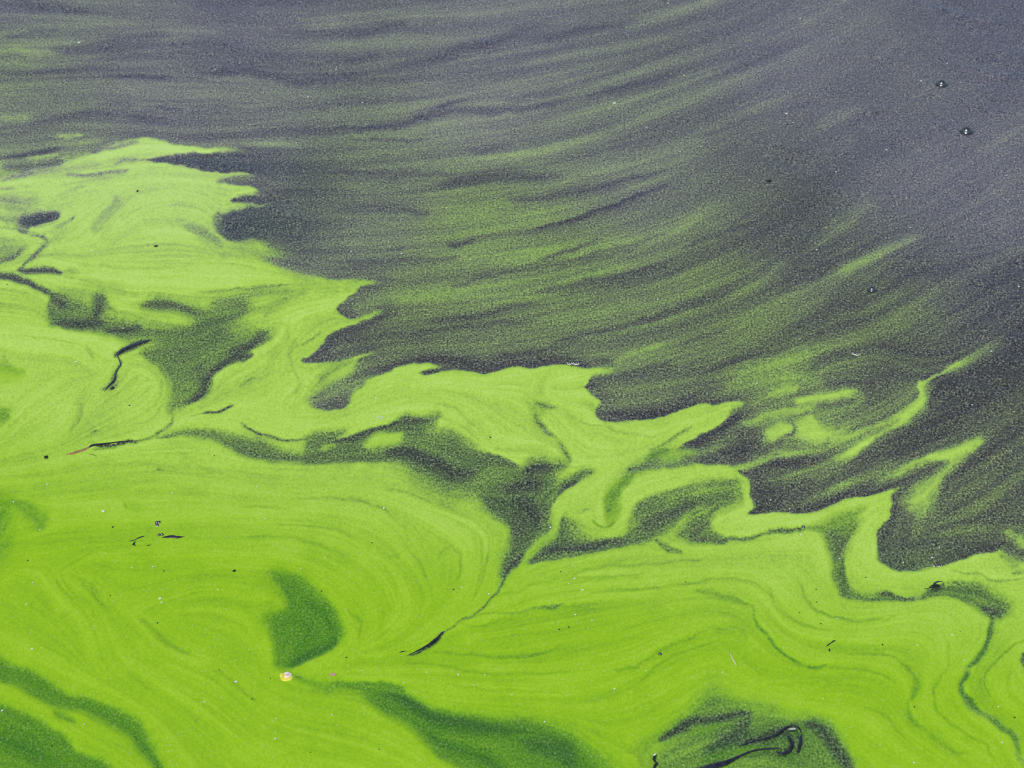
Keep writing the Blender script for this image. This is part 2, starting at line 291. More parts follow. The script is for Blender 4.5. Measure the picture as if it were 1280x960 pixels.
# ---- the thick mat
poly('''P -170,222,14 A 0,645,9 110,620,8 210,600,7 300,572,6 370,540,3 410,520,3 450,506,3 520,500,2 580,508,3 620,522,3 700,536,3 800,540,3 890,550,2
 800,557,2 720,560,2 640,565,2 580,573,1.5 515,588,1 600,592,1 680,605,1.5 760,620,1.5 850,626,2 912,628,2 890,645,8 850,655,10 800,662,4 850,676,2 900,682,2 938,690,2 915,712,5 845,732,1.5
 930,742,1.5 1000,738,2 900,757,2.5 840,770,2.5 803,785,3 798,800,4 806,840,4 832,865,4 880,874,8 960,870,9 985,895,10 1040,920,10
 c 120,10,10 175,55,5 240,85,4 330,100,5 430,118,3 560,124,2.5 680,122,2 600,165,1.5 540,205,1.5 490,245,1.5 470,270,1.2 500,280,1.5 545,318,2 600,310,3 660,285,3 710,275,2 650,310,1.5 560,345,1.5 480,380,1.5 440,405,1.2 425,425,1.2 405,440,1.2 390,470,1.5 330,505,2 305,520,1.5
 370,534,1.5 440,530,2 520,520,2 600,495,2 655,475,1.5 610,510,3 575,550,8 560,580,10 500,625,10 400,680,8 350,720,7 345,748,5 390,768,3 460,768,2 500,765,2 540,730,3 560,690,4 600,650,4 640,620,3 720,590,2 780,558,2 830,540,2 880,538,2 1010,545,2 920,570,1.2 880,585,1
 930,588,1 990,576,1.5 1060,568,1.5 1130,578,1.2 1180,586,1 d 460,108,1 530,104,1 580,92,1 640,78,1.5 720,85,1.5 780,80,1.5 860,68,1.5 930,68,1.5 1010,78,2 1080,82,4 1130,95,6 1070,115,4 1020,145,1.5 985,175,1.2 1010,192,1.5 1030,210,1.2 1045,232,1.2 1085,245,1.2 1085,268,1.2 1070,290,1.2 1068,330,1.2 1085,345,1.2 1150,350,1.5
 f 0,188,1.5 90,185,1.5 180,165,1.5 280,130,1.2 360,100,1.2 400,95,1.2 440,105,1.5 500,92,2 590,95,3 555,130,6 515,175,2 470,205,1.2 440,235,1 390,250,1 330,290,1 290,312,1.5 265,335,3 190,360,8 90,400,10 20,440,8 0,470,8
 60,440,4 200,430,3 350,410,3 460,400,3 540,408,4 610,410,6 560,435,2 600,455,1.5 620,500,1.2 632,550,1.2 645,580,1.2 642,625,1.2 620,645,1.2 720,645,1.2 830,648,1.2 900,648,1.2 960,640,1.5 1040,605,1.2 1110,575,1
 h 400,95,1 480,80,1 560,60,1 620,45,1 660,35,2 625,70,2 628,110,1.5 605,160,1 612,185,1.2 575,220,1.2 545,270,1.5 540,330,2 540,390,2.5 570,420,2.5 620,448,2 680,460,2 760,458,3 800,445,4 870,432,2 960,405,1.5 1050,375,1.5 1140,355,1.5 1190,330,2 1185,365,4 1230,400,6 1290,420,6 P 1450,690,8 1450,1200 -170,1200''', .95, 3, K=0, G=.1, gap=13)

# deeper tone in thick areas of the near water
gyy = np.arange(CH)[:, None]-OY; gxx = np.arange(CW)[None]-OX
FG[:] = np.maximum(FG, smooth((gyy-440-.17*gxx)/240)*.95)
FK[:] = np.maximum(FK, .9*smooth((400-gyy)/200)*smooth((420-gxx)/200)*smooth((FD-.6)/.2))

# ---- thinner pools inside the mat, each with its own firm and soft sides
SOFT = 1.0
PO = lambda s, D, f=5, a=1, G=None: poly(s, D+(.13 if D > .25 else .03), f, a, .25 if G is None else G)
def ST(s, D, wl, wr, a=1, G=None): stroke(s, D+(.03 if D < .4 else 0 if D < .6 else -.05), wl, wr, min(1, a*1.1), .1 if G is None and D < .4 else G)
# upper left
PO('a 0,70,8 150,60,8 300,40,8 420,55,6 480,85,5 380,110,4 200,125,4 60,145,4 -60,170,6', .42, 6, .75)
ST('a 0,150 120,135 260,110 400,105 480,85 560,55', .08, 3, 5, .95); ST('a 430,110 500,110 540,90 580,60', .1, 7, 3, .9)
ST('a 130,150 200,140 280,135', .85, 3, 4, .9); ST('a 300,45 380,42 420,44', .85, 4, 2, .9)
ST('a 30,190 100,195 180,190 280,170 320,165', .35, 6, 8, .85); ST('a 0,265 90,240 200,225 300,205', .5, 1.5, 3, .7)
ST('a 500,110 580,100 650,85 690,70', .6, 7, 3, .7); ST('a 330,230 430,235 540,225 640,210', .55, 2, 5, .8); ST('a 560,190 640,170 720,168', .55, 3, 2, .7)
ST('a 800,155 900,150 1000,165', .0, 4, 3, .5); PO('a 800,158,2 870,138,3 960,130,3 1080,135,4 1230,140,20 1500,180,60 1250,218,4 1100,212,2 960,198,2 860,175,2', .12, 3)
ST('a 1100,275 1180,280 1260,260', .45, 9, 3, .8); ST('a 1160,365 1230,358 1300,340', .1, 3, 3, .9)
PO('a 1110,440,4 1180,410,5 1280,392,8 1500,420,60 1480,560,40 1280,548,4 1200,556,3 1130,545,3 1095,500,4', .14, 4)
ST('a 960,520 1020,535 1080,560 1100,600', .6, 5, 8, .6); ST('a 1060,450 1090,470 1090,520', .5, 5, 6, .6)
PO('a 80,460,5 180,430,4 280,418,3 310,430,2 280,460,2 180,495,2 130,525,3 95,520,3 75,490,4', .06, 4)
ST('a 60,480 30,490', .5, 2, 3, .7); ST('a 150,400 100,400 40,380', .72, 12, 9, .6)
ST('a 380,440 340,470 270,495', .45, 3, 2, .7); ST('a 130,540 220,555 235,575 200,610 150,660 90,705', .42, 4, 2, .85)
PO('a -80,570,6 60,570,6 130,590,4 110,620,3 60,655,3 0,685,3 -80,720,5', .55, 5); ST('a -40,690 0,680 60,650 110,615', .3, 6, 2, .5)
ST('a 85,710 160,715 240,712 320,725', .12, 4, 5, .9); ST('a 320,725 400,735', .6, 5, 5, .5)
ST('a 600,340 590,390 520,450 480,520', .78, 8, 8, .6); ST('a 380,690 560,700 700,720', .78, 3, 3, .5); ST('a 280,340 400,300 440,295', .75, 2, 3, .5)
ST('a 1000,825 1120,820 1200,810 1300,805 c 60,165 180,150 270,148', .4, 1.2, 1.5, .8)
for s, D, w in [('r 180,80 260,70 340,55 420,50', .74, 9), ('r 100,150 220,140 320,110', .78, 7), ('r 0,240 80,250 140,240', .76, 12), ('r 380,220 400,260 350,310 310,360', .76, 9), ('r 240,300 200,340 150,400', .8, 6), ('r 620,330 680,350 740,400', .72, 7), ('r 730,420 820,410 900,430', .74, 9),
    ('r 260,520 330,530 420,560', .8, 9), ('r 0,300 60,330 120,350', .78, 6), ('r 780,580 860,600 950,570 1020,550', .76, 8), ('r 850,660 900,690 940,660', .74, 5), ('r 960,650 950,700 900,760', .8, 5), ('r 1000,700 960,760 980,820', .8, 4), ('r 640,560 760,555 900,540', .8, 5), ('r 1040,880 1090,830 1150,780', .78, 8)]: stroke(s, D, w, w, .75)
# band with firm lower edge, left
ST('a -60,735 0,742 60,745 130,770 200,800 250,840', .12, 4, 5, .95)
PO('a 200,795,5 260,825,7 330,835,14 400,850,18 440,890,18 480,850,14 510,820,10 530,850,10 525,910,12 520,945,12 b 580,90,12 680,105,9 880,120,9 960,100,10 900,40,12 760,30,8 690,20,6 740,-15,5 820,-25,6 900,-5,7 1040,25,9 1170,10,10 1240,-10,9 1220,60,10 1170,130,10 1290,125,9 c 60,365,6 150,370,8 150,420,5 60,465,2 b 1200,285,2.5 1110,330,3 1060,365,4 1065,420,4 1040,460,4 940,500,4 890,530,5 860,540,8 850,480,10 855,420,8 825,360,6 780,310,6 730,270,5 700,245,4 770,190,8 640,185,9 540,155,7 400,130,5 300,122,3 250,105,4 245,60,4 255,-10,5 230,-70,4', .36, 7)
ST('a 260,850 300,880 330,900', .2, 10, 14, .7); ST('b 290,95 380,95 480,90 540,85', .16, 6, 7, .7); ST('a 490,830 490,900 480,950', .25, 6, 8, .7); ST('b 540,140 620,125 720,120', .16, 4, 4, .7)
ST('a 700,890 780,875 860,885 960,910', .3, 4, 6, .6); ST('b 700,20 760,60 860,65', .8, 6, 5, .4)
ST('b 1200,300 1260,250 c -10,490 50,450 100,420 120,390', .05, 8, 3, .95); ST('b 1010,250 1090,220 1130,215', .5, 4, 4, .5); ST('b 920,500 990,465 1030,420 1040,370 1110,310 1200,250', .1, 8, 3, .9)
ST('b 1020,290 990,330 960,320', .2, 10, 10, .5); ST('b 860,100 950,150 1040,60', .5, 10, 10, .4); ST('c 110,370 100,410 60,440', .2, 8, 8, .7); ST('c 0,290 30,250', .5, 9, 9, .5)
ST('b 870,540 860,590 800,640 740,670 660,690', .45, 2.5, 1.5, .8)
ST('a 1060,880 1160,880 1230,860', .5, 8, 8, .6); ST('c 100,350 170,345 230,360', .85, 3, 3, .7); ST('c 0,230 60,180 180,170 280,180', .74, 8, 8, .6)
ST('c 130,310 150,270 250,210 330,180', .72, 3, 4, .5); ST('c 250,380 240,420', .7, 2, 3, .5); ST('c 240,540 250,490 330,430 420,370', .6, 1, 1.5, .6)
ST('c 400,640 420,590 520,540 580,520', .66, 9, 5, .6); ST('c 0,650 60,620 100,610', .6, 1.5, 1.5, .5); ST('c 220,550 290,620 280,680 220,730 210,780', .75, 1.5, 2, .6)
# left quiet greens
PO('b -100,300,5 40,305,5 110,325,3 128,360,3 100,395,4 30,415,4 -100,420,5', .80, 5, .9, .6); ST('b -60,320 40,320 110,345', .66, 6, 6, .5, .8); ST('b -40,560 0,560 40,540', .55, 10, 12, .6, 1); ST('b 0,260 50,295', .72, 2, 3, .6)
PO('i -80,230,8 40,250,8 110,280,6 70,320,10 50,400,12 0,520,14 -80,620,14', .45, 9, .9, 1.0); ST('i 100,270 160,320 210,370 190,420', .62, 10, 14, .7, .9); ST('i 40,255 100,275', .5, 2, 3, .5)
ST('b 780,820 815,832', .55, 2, 2.5, .8)
# dark arcs, the stick's slits
ST('b 1000,555 1060,543 1100,535 1160,510', .1, 1.5, 2, .9); ST('b 950,575 1000,555', .6, 1, 1, .6)
ST('b 460,650 490,640', .25, 1, 1.2, .9); ST('b 350,715 430,670 500,635 560,590', .7, 1, 1.5, .6); ST('b 460,712 520,705 600,697 660,690 700,690', .02, 2.2, 2.6, 1); ST('b 440,760 480,765', .3, 1, 1, .7); ST('b 460,735 540,720 580,725', .45, 1, 2, .7)
ST('b 580,265 600,240 660,215 720,190 760,185', .04, 4, 4.5, 1); ST('b 595,270 605,310 575,350 575,385 540,410 520,440', .25, 1.2, 3, .9); ST('b 545,425 580,405 590,385', .3, 1.5, 2, .8)
# long dark band 210..520, 550..580
PO('b 780,672,2 850,645,4 960,625,5 1080,635,6 1180,660,7 1280,680,8 c 90,900,7 150,945,6 P 350,562,6 378,566,6 383,548,5 405,540,5 430,540,6 400,560,5 415,566,5 470,560,6 520,556,6 490,572,6 420,580,6 340,577,4 300,568,4 270,552,4 240,546,4 210,547,2', .3, 5)
ST('c 0,838 60,872 150,905 240,922 330,918', .25, 1.5, 2, .9)
PO('c 320,945,4 360,915,6 430,895,7 500,882,8 480,920,4 600,890,2.5 700,858,2 760,838,3 830,798,5 890,815,7 950,805,7 985,780,6 1000,810,6 985,850,6 940,870,9 1000,900,10 d 340,410,8 420,470,6 490,505,4 560,520,4 620,545,4 690,580,4 740,540,6 800,525,7 880,545,7 930,570,5 870,610,6 880,640,5 960,600,5 1020,580,6 1050,600,5 990,640,4 900,690,3 850,740,3 840,800,4 835,870,5 e 480,520,5 400,600,4 330,680,3 290,740,3 270,780,3 262,740,5 270,650,6 300,560,6 300,490,4 270,440,5 190,390,8 150,330,10 60,300,14 0,310,16 d 200,650,16 60,560,14 -40,545,10 P 430,568,6 380,574,4 420,556,4', .3, 7)
# paler islands and darker cores of that pool
PO('c 650,890,6 740,880,4 830,880,3 770,940,5 640,960,6', .85, 5, .9); ST('c 470,930 580,900 680,865 780,835', .12, 2.5, 3.5, .85); ST('c 800,820 880,825 960,815', .22, 5, 6, .8)
ST('d 0,510 60,490 150,500 240,540 320,590 400,605 480,585', .1, 6, 10, .9); ST('d 280,400 380,440 470,520', .55, 12, 12, .6); ST('d 150,420 250,430 300,470', .55, 10, 12, .5); ST('d 430,690 520,620 600,590', .55, 12, 12, .6)
ST('d 700,600 780,570 850,570', .1, 6, 10, .9); ST('d 600,690 680,670 740,650 780,680', .14, 8, 12, .8); ST('d 660,740 720,780 760,840', .2, 16, 14, .7); ST('d 640,900 700,860', .26, 12, 10, .7)
ST('d 500,512 560,520 620,540 680,575', .25, 2, 4, .7); ST('d 850,720 910,680 980,635', .12, 3, 2.5, .85); ST('d 770,750 850,710 900,640', .72, 5, 5, .7); ST('d 590,735 610,725 640,735', .7, 1.2, 1.2, .8); ST('d 780,690 800,730 790,780', .5, 5, 5, .5)
ST('e 290,700 330,650 380,610', .08, 3, 3, .9); ST('e 270,640 310,580 340,560', .7, 3, 4, .8); ST('e 410,610 470,560 530,510 550,460', .92, 5, 4, .95); ST('e 360,660 400,640 430,610', .85, 2.5, 2, .8)
ST('e 290,690 270,770 240,820 160,885 100,930 50,955 k 1060,660 1000,710', .25, 1.6, 1.2, .95, .6); ST('k 1020,690 980,730 930,760 840,800', .05, 1.6, 1.6, .95); ST('k 1010,690 980,730 935,760', .0, 2.2, 2.2, 1)
ST('l 430,205 520,185 640,190 760,165 890,150', .5, 1.2, 2, .75, .7); ST('l 760,160 830,150 895,148', .38, 2, 2.5, .7, .6); ST('l 580,130 690,70 700,110 640,170', .74, 1, 1.2, .6)
# lower band to the right of it
PO('e 400,655,2 460,590,4 540,520,4 570,430,3 590,418,3 610,440,6 640,470,12 680,520,14 780,530,8 870,520,5 910,480,5 925,410,4 950,360,5 1020,335,7 1120,315,7 1200,290,8 1290,270,9 f 420,500,8 540,480,5 575,520,6 585,580,6 540,625,8 480,640,6 430,690,5 440,720,4 500,760,3 600,765,2.5 740,742,2.5 880,722,3 900,735,3 760,750,2 600,785,2 460,800,3 330,795,5 270,765,6 280,720,5 340,650,6 400,615,6 330,640,8 240,720,8 190,750,7 100,800,6 e 900,570,3 800,590,2.5 640,625,2 500,650,2', .32, 6)
ST('e 450,620 540,590 640,590 760,560 880,540', .16, 5, 3, .9); ST('e 1170,330 1200,360 1120,410', .18, 8, 10, .7); ST('e 950,470 1040,430 1120,400', .26, 14, 14, .7); ST('f 310,700 350,670 400,640 440,600', .78, 2.5, 2.5, .85); ST('f 290,730 305,690 330,660', .85, 3, 3, .8)
ST('e 600,470 650,510 700,550', .62, 10, 8, .7); ST('f 420,560 500,540 560,560', .62, 12, 12, .6); ST('f 420,680 380,720 340,770 420,780', .2, 4, 4, .7); ST('f 150,780 220,830 300,855', .6, 6, 2, .8); ST('f 200,760 260,800', .75, 5, 4, .6); ST('f 240,540 340,500 450,490', .72, 5, 3, .5)
ST('f 380,500 300,520 160,560 60,600', .55, 3, 3, .4)
ST('e 1050,560 1100,600 1180,605', .62, 6, 2, .7)
# channel 800,560 -> 760,660
PO('f 180,330,3 90,390,4 20,440,4 e 860,240,4 800,300,4 780,360,4 785,430,4 800,460,3 840,450,4 862,400,4 855,330,4 870,280,4 920,230,5 1000,190,6 1130,170,7 1240,160,7 f 260,400,5 350,350,4 300,330,6', .60, 5, 1, .65)
ST('e 920,220 860,270 820,330 800,400', .52, 4, 8, .7, .7); ST('f 0,440 100,410 200,375', .3, 4, 6, .6); ST('f 90,400 180,350 240,330', .45, 3, 4, .6); ST('e 720,440 760,470 810,465 850,440', .55, 1.2, 1.5, .8, 1); ST('e 660,420 700,390 735,420 740,450', .7, 1, 1.2, .6)
ST('f 30,255 120,265 200,240 300,210', .72, 1, 1.5, .6); ST('f 120,340 200,300 290,245 340,215', .62, 2, 4, .7); ST('d 1000,320 990,350 1040,375 1110,375 1150,400 1240,415', .62, 1.2, 1.5, .7); ST('d 1100,350 1160,390 1280,415', .75, 2, 5, .6); ST('f -20,150 60,250', .85, 3, 3, .3)
PO('d 720,250,4 760,245,4 860,285,3 810,300,5 800,350,4 820,395,3 870,430,2.5 920,490,3 945,540,2 930,570,2 900,510,3 850,440,3 790,395,4 745,360,5 740,300,5', .58, 4, .9)
ST('d 760,330 800,390 850,430', .36, 4, 4, .7); ST('d 870,450 910,510 940,545 930,575', .42, 2, 2, .7); ST('d 760,255 800,270 860,285', .5, 2, 2, .6); ST('d 700,210 740,230', .8, 8, 8, .4); ST('d 560,490 700,480 820,470', .78, 2, 6, .5)
# right: forked channel
PO('h -20,262,3 60,240,3 200,232,4 300,190,8 400,150,7 490,132,5 460,170,4 440,250,5 390,320,3 365,370,3 375,450,3 390,510,3 430,555,3 490,572,4 560,560,4 620,565,3 680,590,2 740,590,3 800,550,3 880,525,5 960,525,7 1080,535,8 1160,590,8 1215,620,7 1220,665,6 1150,695,4 1125,720,3 1128,780,3 1100,840,2.5 1040,910,2 n 1000,470,3 975,540,3 990,600,3 1050,660,3 1130,710,3 1200,765,3 1255,825,4 1245,880,3 1290,940,3 1320,960,3 1300,980,3 1240,920,3 1225,830,4 1180,780,3 1110,740,3 1030,690,3 975,640,3 955,570,3 970,490,3 1060,390,3 1100,310,2.5 1100,230,3 1060,180,4 980,130,3 900,108,3 800,112,2.5 700,128,2 560,125,2 400,120,2.5 360,100,3 340,40,4 h 320,450,4 300,350,4 265,275,4 180,258,3 60,268,2', .46, 5, 1, .45)
ST('h 0,258 80,250 170,240', .3, 2, 2, .8); ST('h 300,270 350,300 340,400', .36, 10, 10, .7); ST('h 350,440 360,520 400,570', .42, 5, 6, .6); ST('h 560,562 620,570 690,598 740,590', .36, 1.5, 3, .7)
ST('h 1080,640 1130,665 1180,650', .22, 8, 8, .8); ST('h 1110,700 1115,780 1080,850 1010,940', .3, 3, 4, .8, .8); ST('n 1000,480 970,540 990,610 1060,670', .28, 3, 5, .8, .9); ST('n 1100,710 1180,765 1240,830 1250,890', .34, 3, 4, .7, .9)
ST('h 930,525 1040,540 1100,570', .5, 6, 6, .5); ST('h 900,462 1000,468 1080,478 1120,505 1200,505 1290,495', .55, 1.5, 1.8, .8); ST('h 1160,360 1200,340 1195,320', .4, 2, 3, .7); ST('h 1200,470 1290,455', .5, 2, 2, .6); ST('h 1060,400 1160,400 1240,430', .75, 5, 5, .5); ST('h 1140,375 1200,400 1260,440', .5, 3, 5, .6)
ST('n 1290,320 1220,350 1150,410 1100,470 1085,540 1120,610', .55, 1.5, 2, .7, .9)
PO('n 1270,385,3 1300,380,4 1320,430,4 1300,470,4 1268,450,3 1255,425,3', .08, 4, 1, .2)
ST('h 780,548 830,545 870,515', .2, 2, 3, .8); ST('n 200,455 250,460 300,447', .4, 2, 3, .7, .9); ST('n 0,310 60,380 140,430 200,455', .62, 1.2, 2, .7, .9)
ST('m 640,110 710,160 730,230 800,300 850,370 930,420 1000,450', .5, 1.4, 2, .75, .9); ST('m 430,80 520,95 600,115 680,140', .66, 5, 4, .6); ST('n 250,460 400,465 540,490 640,540', .72, 2, 2, .6); ST('m 600,370 620,430 640,455', .6, 1, 1.2, .7)
# bottom dark pool with the sunken stick
PO('m 180,900,20 300,790,16 400,700,16 470,600,18 530,540,20 580,580,18 680,610,18 800,640,16 900,690,12 1000,700,9 1080,730,9 1130,800,9 1170,890,9 1220,960,10 1300,1080,12 900,1120,10 500,1100,10 200,1000,16', .44, 14, 1, .6)
ST('m 240,830 340,770 430,725 540,710 640,690 720,680', .08, 5, 7, .95, .2); ST('m 480,880 560,840 640,780 700,710', .16, 10, 12, .8, .25); ST('m 660,830 760,810 860,770 940,740', .1, 5, 7, .9, .2); ST('m 980,730 1060,760 1110,830 1160,900 1220,970', .12, 12, 9, .9, .3)
ST('m 900,760 920,830 880,890 850,890', .06, 3, 5, .9, .3); ST('m 960,790 955,850 945,885', .06, 3, 3, .9, .3); ST('m 500,920 600,890 700,860 780,850', .66, 3, 3, .7, 1); ST('m 700,900 800,880 900,920 1000,960', .3, 9, 9, .5, .7); ST('m 640,860 560,880 480,930', .35, 9, 9, .5, .8); ST('m 400,800 500,760 560,750', .6, 7, 7, .5, 1)
# bottom band and pools (deep green)
PO('k 240,890,4 400,935,6 520,925,4 640,925,3 760,935,3 850,960,4 l 120,580,4 180,620,4 270,660,5 400,685,6 560,700,6 740,715,8 880,750,12 980,800,14 1080,880,16 1160,960,18 1300,1100,20 700,1150,20 420,980,14 320,930,10 230,860,9 170,780,8 100,720,8 0,680,8 k 600,980,6 480,970,6 360,955,6', .34, 8, 1, .95)
ST('l 0,590 80,600 160,650 260,710 400,740 560,760 700,770', .18, 6, 9, .8, .8); ST('l 260,790 340,815 430,830', .7, 2, 2, .6, 1); ST('l 430,835 520,830 580,880 620,950', .55, 4, 4, .5, 1); ST('l 700,830 800,850 900,880 930,960', .18, 14, 14, .7, .75); ST('l 300,860 420,900 520,960', .5, 10, 12, .5, 1)
PO('k 150,375,9 200,365,10 280,380,9 330,420,7 400,490,7 460,550,6 510,620,5 520,670,4 500,730,4 440,780,4 350,820,3 260,860,3 210,880,5 185,860,6 180,800,9 160,720,9 140,650,9 120,610,9 150,580,8 220,560,6 235,520,6 200,460,8 170,420,9', .36, 7, 1, 1)
ST('k 250,850 320,810 420,770 490,720', .16, 8, 4, .7, .9); ST('k 270,640 320,640 350,680 300,730', .26, 3, 3, .5, 1); ST('k 330,520 420,590 480,680', .26, 8, 6, .5, 1); ST('k 220,800 240,740 230,660', .5, 6, 8, .5, 1)
PO('j -100,350,6 0,410,5 80,460,5 180,490,4 260,540,4 340,590,4 440,610,4 560,650,4 640,690,4 700,740,4 750,810,4 790,880,4 840,970,5 900,1100,6 840,1100,6 780,980,6 710,910,6 640,810,7 540,750,6 420,690,5 280,650,6 160,590,6 60,540,6 -100,470,6', .34, 5, 1, 1)
ST('j 0,500 80,540 180,560', .62, 1.5, 1.5, .6); ST('j 250,680 320,710 370,740', .62, 5, 4, .8, 1)
PO('j -150,560,6 0,640,5 80,670,4 180,710,4 270,770,4 340,810,4 380,870,4 480,910,4 560,970,5 700,1120,6 -150,1120', .34, 6, 1, 1)
ST('j -60,960 60,950 120,1000', .8, 30, 20, .6); ST('j 0,800 100,850 240,900', .28, 22, 24, .6, 1)
# thin darker and paler threads in the thick mat
for s, D, w in [('k 0,205 120,205 250,212 330,230 420,250 520,300', .82, 1.6), ('k 300,15 460,15 620,35 720,75 800,150 850,240', .8, 1.5), ('k 150,150 350,150 480,170 600,230', .84, 1.5), ('k 0,60 250,65', .84, 1.5), ('k 850,280 900,350 940,430', .82, 1.6), ('k 700,340 760,420 790,520', .84, 2),
    ('k 980,330 1040,260 1100,300 1090,400 1060,450', .8, 1.2), ('k 1200,220 1215,330 1180,460', .82, 1.2), ('k 1250,270 1210,420 1160,520', .82, 1.2), ('k 540,560 600,640 590,720', .82, 2), ('j 300,20 380,90 450,150 480,220', .82, 1.6), ('j 440,40 480,110 540,170', .84, 1.3), ('j 690,200 760,270 850,350 960,400', .76, 4), ('j 690,190 720,160 900,100', 1.0, 2), ('j 1050,460 1140,510 1190,560 1280,640', .78, 2.2),
    ('l 250,385 420,395 560,410 740,400 900,350', .82, 2), ('l 100,440 300,450 480,490 680,490 860,490 1040,470', .82, 1.8), ('l 300,550 480,570 680,580 900,590', .84, 1.6), ('l 350,240 500,255 580,220', .82, 1.5), ('l 560,110 740,60 900,20 m 120,0 220,-20', .78, 1.8), ('l 900,120 1040,100 1280,70', .84, 2), ('e 560,760 700,690 900,670 1280,640', .8, 2), ('e 700,810 900,800 1280,750', .84, 1.5),
    ('m 0,70 180,75 400,40 560,20 660,20 760,60 830,130 880,220', .78, 1.8), ('m 260,60 420,50 560,35', .95, 1.2), ('m 0,480 140,460 260,380 420,310 520,255', .78, 2.4), ('m 520,260 640,270 700,320', .8, 4), ('m 150,540 260,440 380,380 520,330', .82, 1.8), ('m 940,30 1000,130 1080,190 1200,225 n 480,235 640,205', .78, 2), ('n 0,60 70,190 180,250 300,275', .82, 2), ('n 380,390 480,395 600,395 660,420', .8, 1.5), ('n 640,420 740,520 720,620 700,650', .76, 3), ('n 760,480 750,560 720,640', .8, 2), ('n 910,330 890,470 830,570 840,660 900,730 1000,800 1100,860 1140,940', .76, 1.8), ('n 690,620 720,720 800,780 900,860 1000,900', .78, 4), ('n 480,650 560,690 640,770 700,830', .82, 2), ('n 1050,220 1060,290 1020,360', .84, 1.4), ('n 0,545 200,540 400,520', .84, 1.4),
    ('b 430,210 470,300', .8, 1.3), ('b 120,165 300,185 400,215', .84, 1.3), ('b 830,490 760,570 640,620', .84, 1.2), ('b 400,480 400,560 360,640', .84, 1.4), ('b 700,730 900,740 1100,760', .86, 1.3), ('i 300,620 400,560 460,530', .82, 1.5), ('i 270,640 300,700 420,780', .82, 1.4), ('i 450,680 500,740', .82, 1.2), ('i 620,270 640,320', .7, 1), ('i 440,480 600,470 700,470', .82, 1.3), ('d 0,690 100,700 250,760', .84, 1.3), ('d 250,260 360,290 450,380', .86, 2)]:
    stroke(s, D-.09 if D < .9 else D, w, w, .85)

# ---- flow field from everything traced
FP = np.concatenate(flow_pts); st = 16
gy, gx = np.mgrid[0:CH:st, 0:CW:st]; c2 = np.zeros(gx.shape); s2 = np.zeros(gx.shape)
for i0 in range(0, len(FP), 400):
    q = FP[i0:i0+400]
    w = q[:, 4]/(((gx[..., None]-OX-q[:, 0])**2+(gy[..., None]-OY-q[:, 1])**2)/400+.15)**1.7
    c2 += (w*q[:, 2]).sum(-1); s2 += (w*q[:, 3]).sum(-1)
n2 = np.hypot(c2, s2)+1e-12
c2 = resize((c2/n2).astype(np.float32), np.arange(CW)/st, np.arange(CH)/st); s2 = resize((s2/n2).astype(np.float32), np.arange(CW)/st, np.arange(CH)/st)
ang = 0.5*np.arctan2(s2, c2); VX = np.cos(ang).astype(np.float32); VY = np.sin(ang).astype(np.float32)
def lic(img, length, sub=1, step=1.5):
    """smear img along the flow; sub = work at reduced size"""
    a = img[::sub, ::sub]; vx = VX[::sub, ::sub]; vy = VY[::sub, ::sub]; h, w = a.shape
    n = int(length/step/sub); out = a.copy(); tot = 1.0
    Y, X = np.mgrid[0:h, 0:w].astype(np.float32)
    for sg in (1, -1):
        x = X.copy(); y = Y.copy(); px = vx*sg; py = vy*sg
        for k in range(n):
            x += px*step; y += py*step
            xi = np.clip(x, 0, w-1).astype(np.int32); yi = np.clip(y, 0, h-1).astype(np.int32)
            wt = 0.5+0.5*math.cos(math.pi*(k+1)/(n+1))
            out += a[yi, xi]*wt; tot += wt
            nx = vx[yi, xi]; ny = vy[yi, xi]; f = np.where(nx*px+ny*py < 0, -1, 1)
            px = nx*f; py = ny*f
    out /= tot
    if sub > 1: out = resize(out, np.arange(CW)/sub, np.arange(CH)/sub)
    return out
def norm(a): a = a-blur(a, 60, 1); return np.clip(a/(a.std()+1e-6), -2.5, 2.5)
THIN0 = 1-smooth((blur(FD, 5)-.42)/.2)
FD = FD+THIN0*(lic(FD, 24)-FD)*.75                         # the film is drawn out along the drift
L1 = norm(lic(vnoise(2.0, 1), 90)); L2 = norm(lic(vnoise(6, 2), 130, 2)); L3 = norm(lic(vnoise(15, 3), 260, 4)); L0 = norm(lic(vnoise(1.0, 5), 14))
# ragged drift: slide the pattern a little, mostly along the flow
wx = (vnoise(14, 11)-.5)*5+(vnoise(5, 12)-.5)*2.2; wy = (vnoise(14, 13)-.5)*3.4+(vnoise(5, 14)-.5)*1.8
Y, X = np.mgrid[0:CH, 0:CW].astype(np.float32)
along = (vnoise(9, 15)-.5)*8
xi = np.clip(X+wx+VX*along+.5, 0, CW-1).astype(int); yi = np.clip(Y+wy+VY*along+.5, 0, CH-1).astype(int)
FD = FD[yi, xi]; FG = FG[yi, xi]; FK = FK[yi, xi]
FD = .5*FD+.5*lic(FD, 4)
thin = 1-smooth((FD-.55)/.3)
mid = np.clip(4*FD*(1-FD), 0, 1)
LC = norm(lic(vnoise(9, 6), 320, 2)); LD = norm(lic(vnoise(5, 7), 200, 2))
threads = np.exp(-((LC-.1)/.13)**2)+.8*np.exp(-((LC-.95)/.15)**2)+.8*np.exp(-((LC+.8)/.15)**2)+.6*np.exp(-((LD-.5)/.16)**2)
saw = LC*1.15; saw = saw-np.floor(saw); saw2 = LD*.9+.3; saw2 = saw2-np.floor(saw2); saw = .6*saw+.4*saw2
patch = smooth((vnoise(70, 21)*.6+vnoise(34, 22)*.4-.35)/.35)
upper = smooth((560-Y+OY)/160)
calm = 1-.65*smooth((X-OX-880+.9*(Y-OY))/260)*smooth((330-Y+OY)/120)
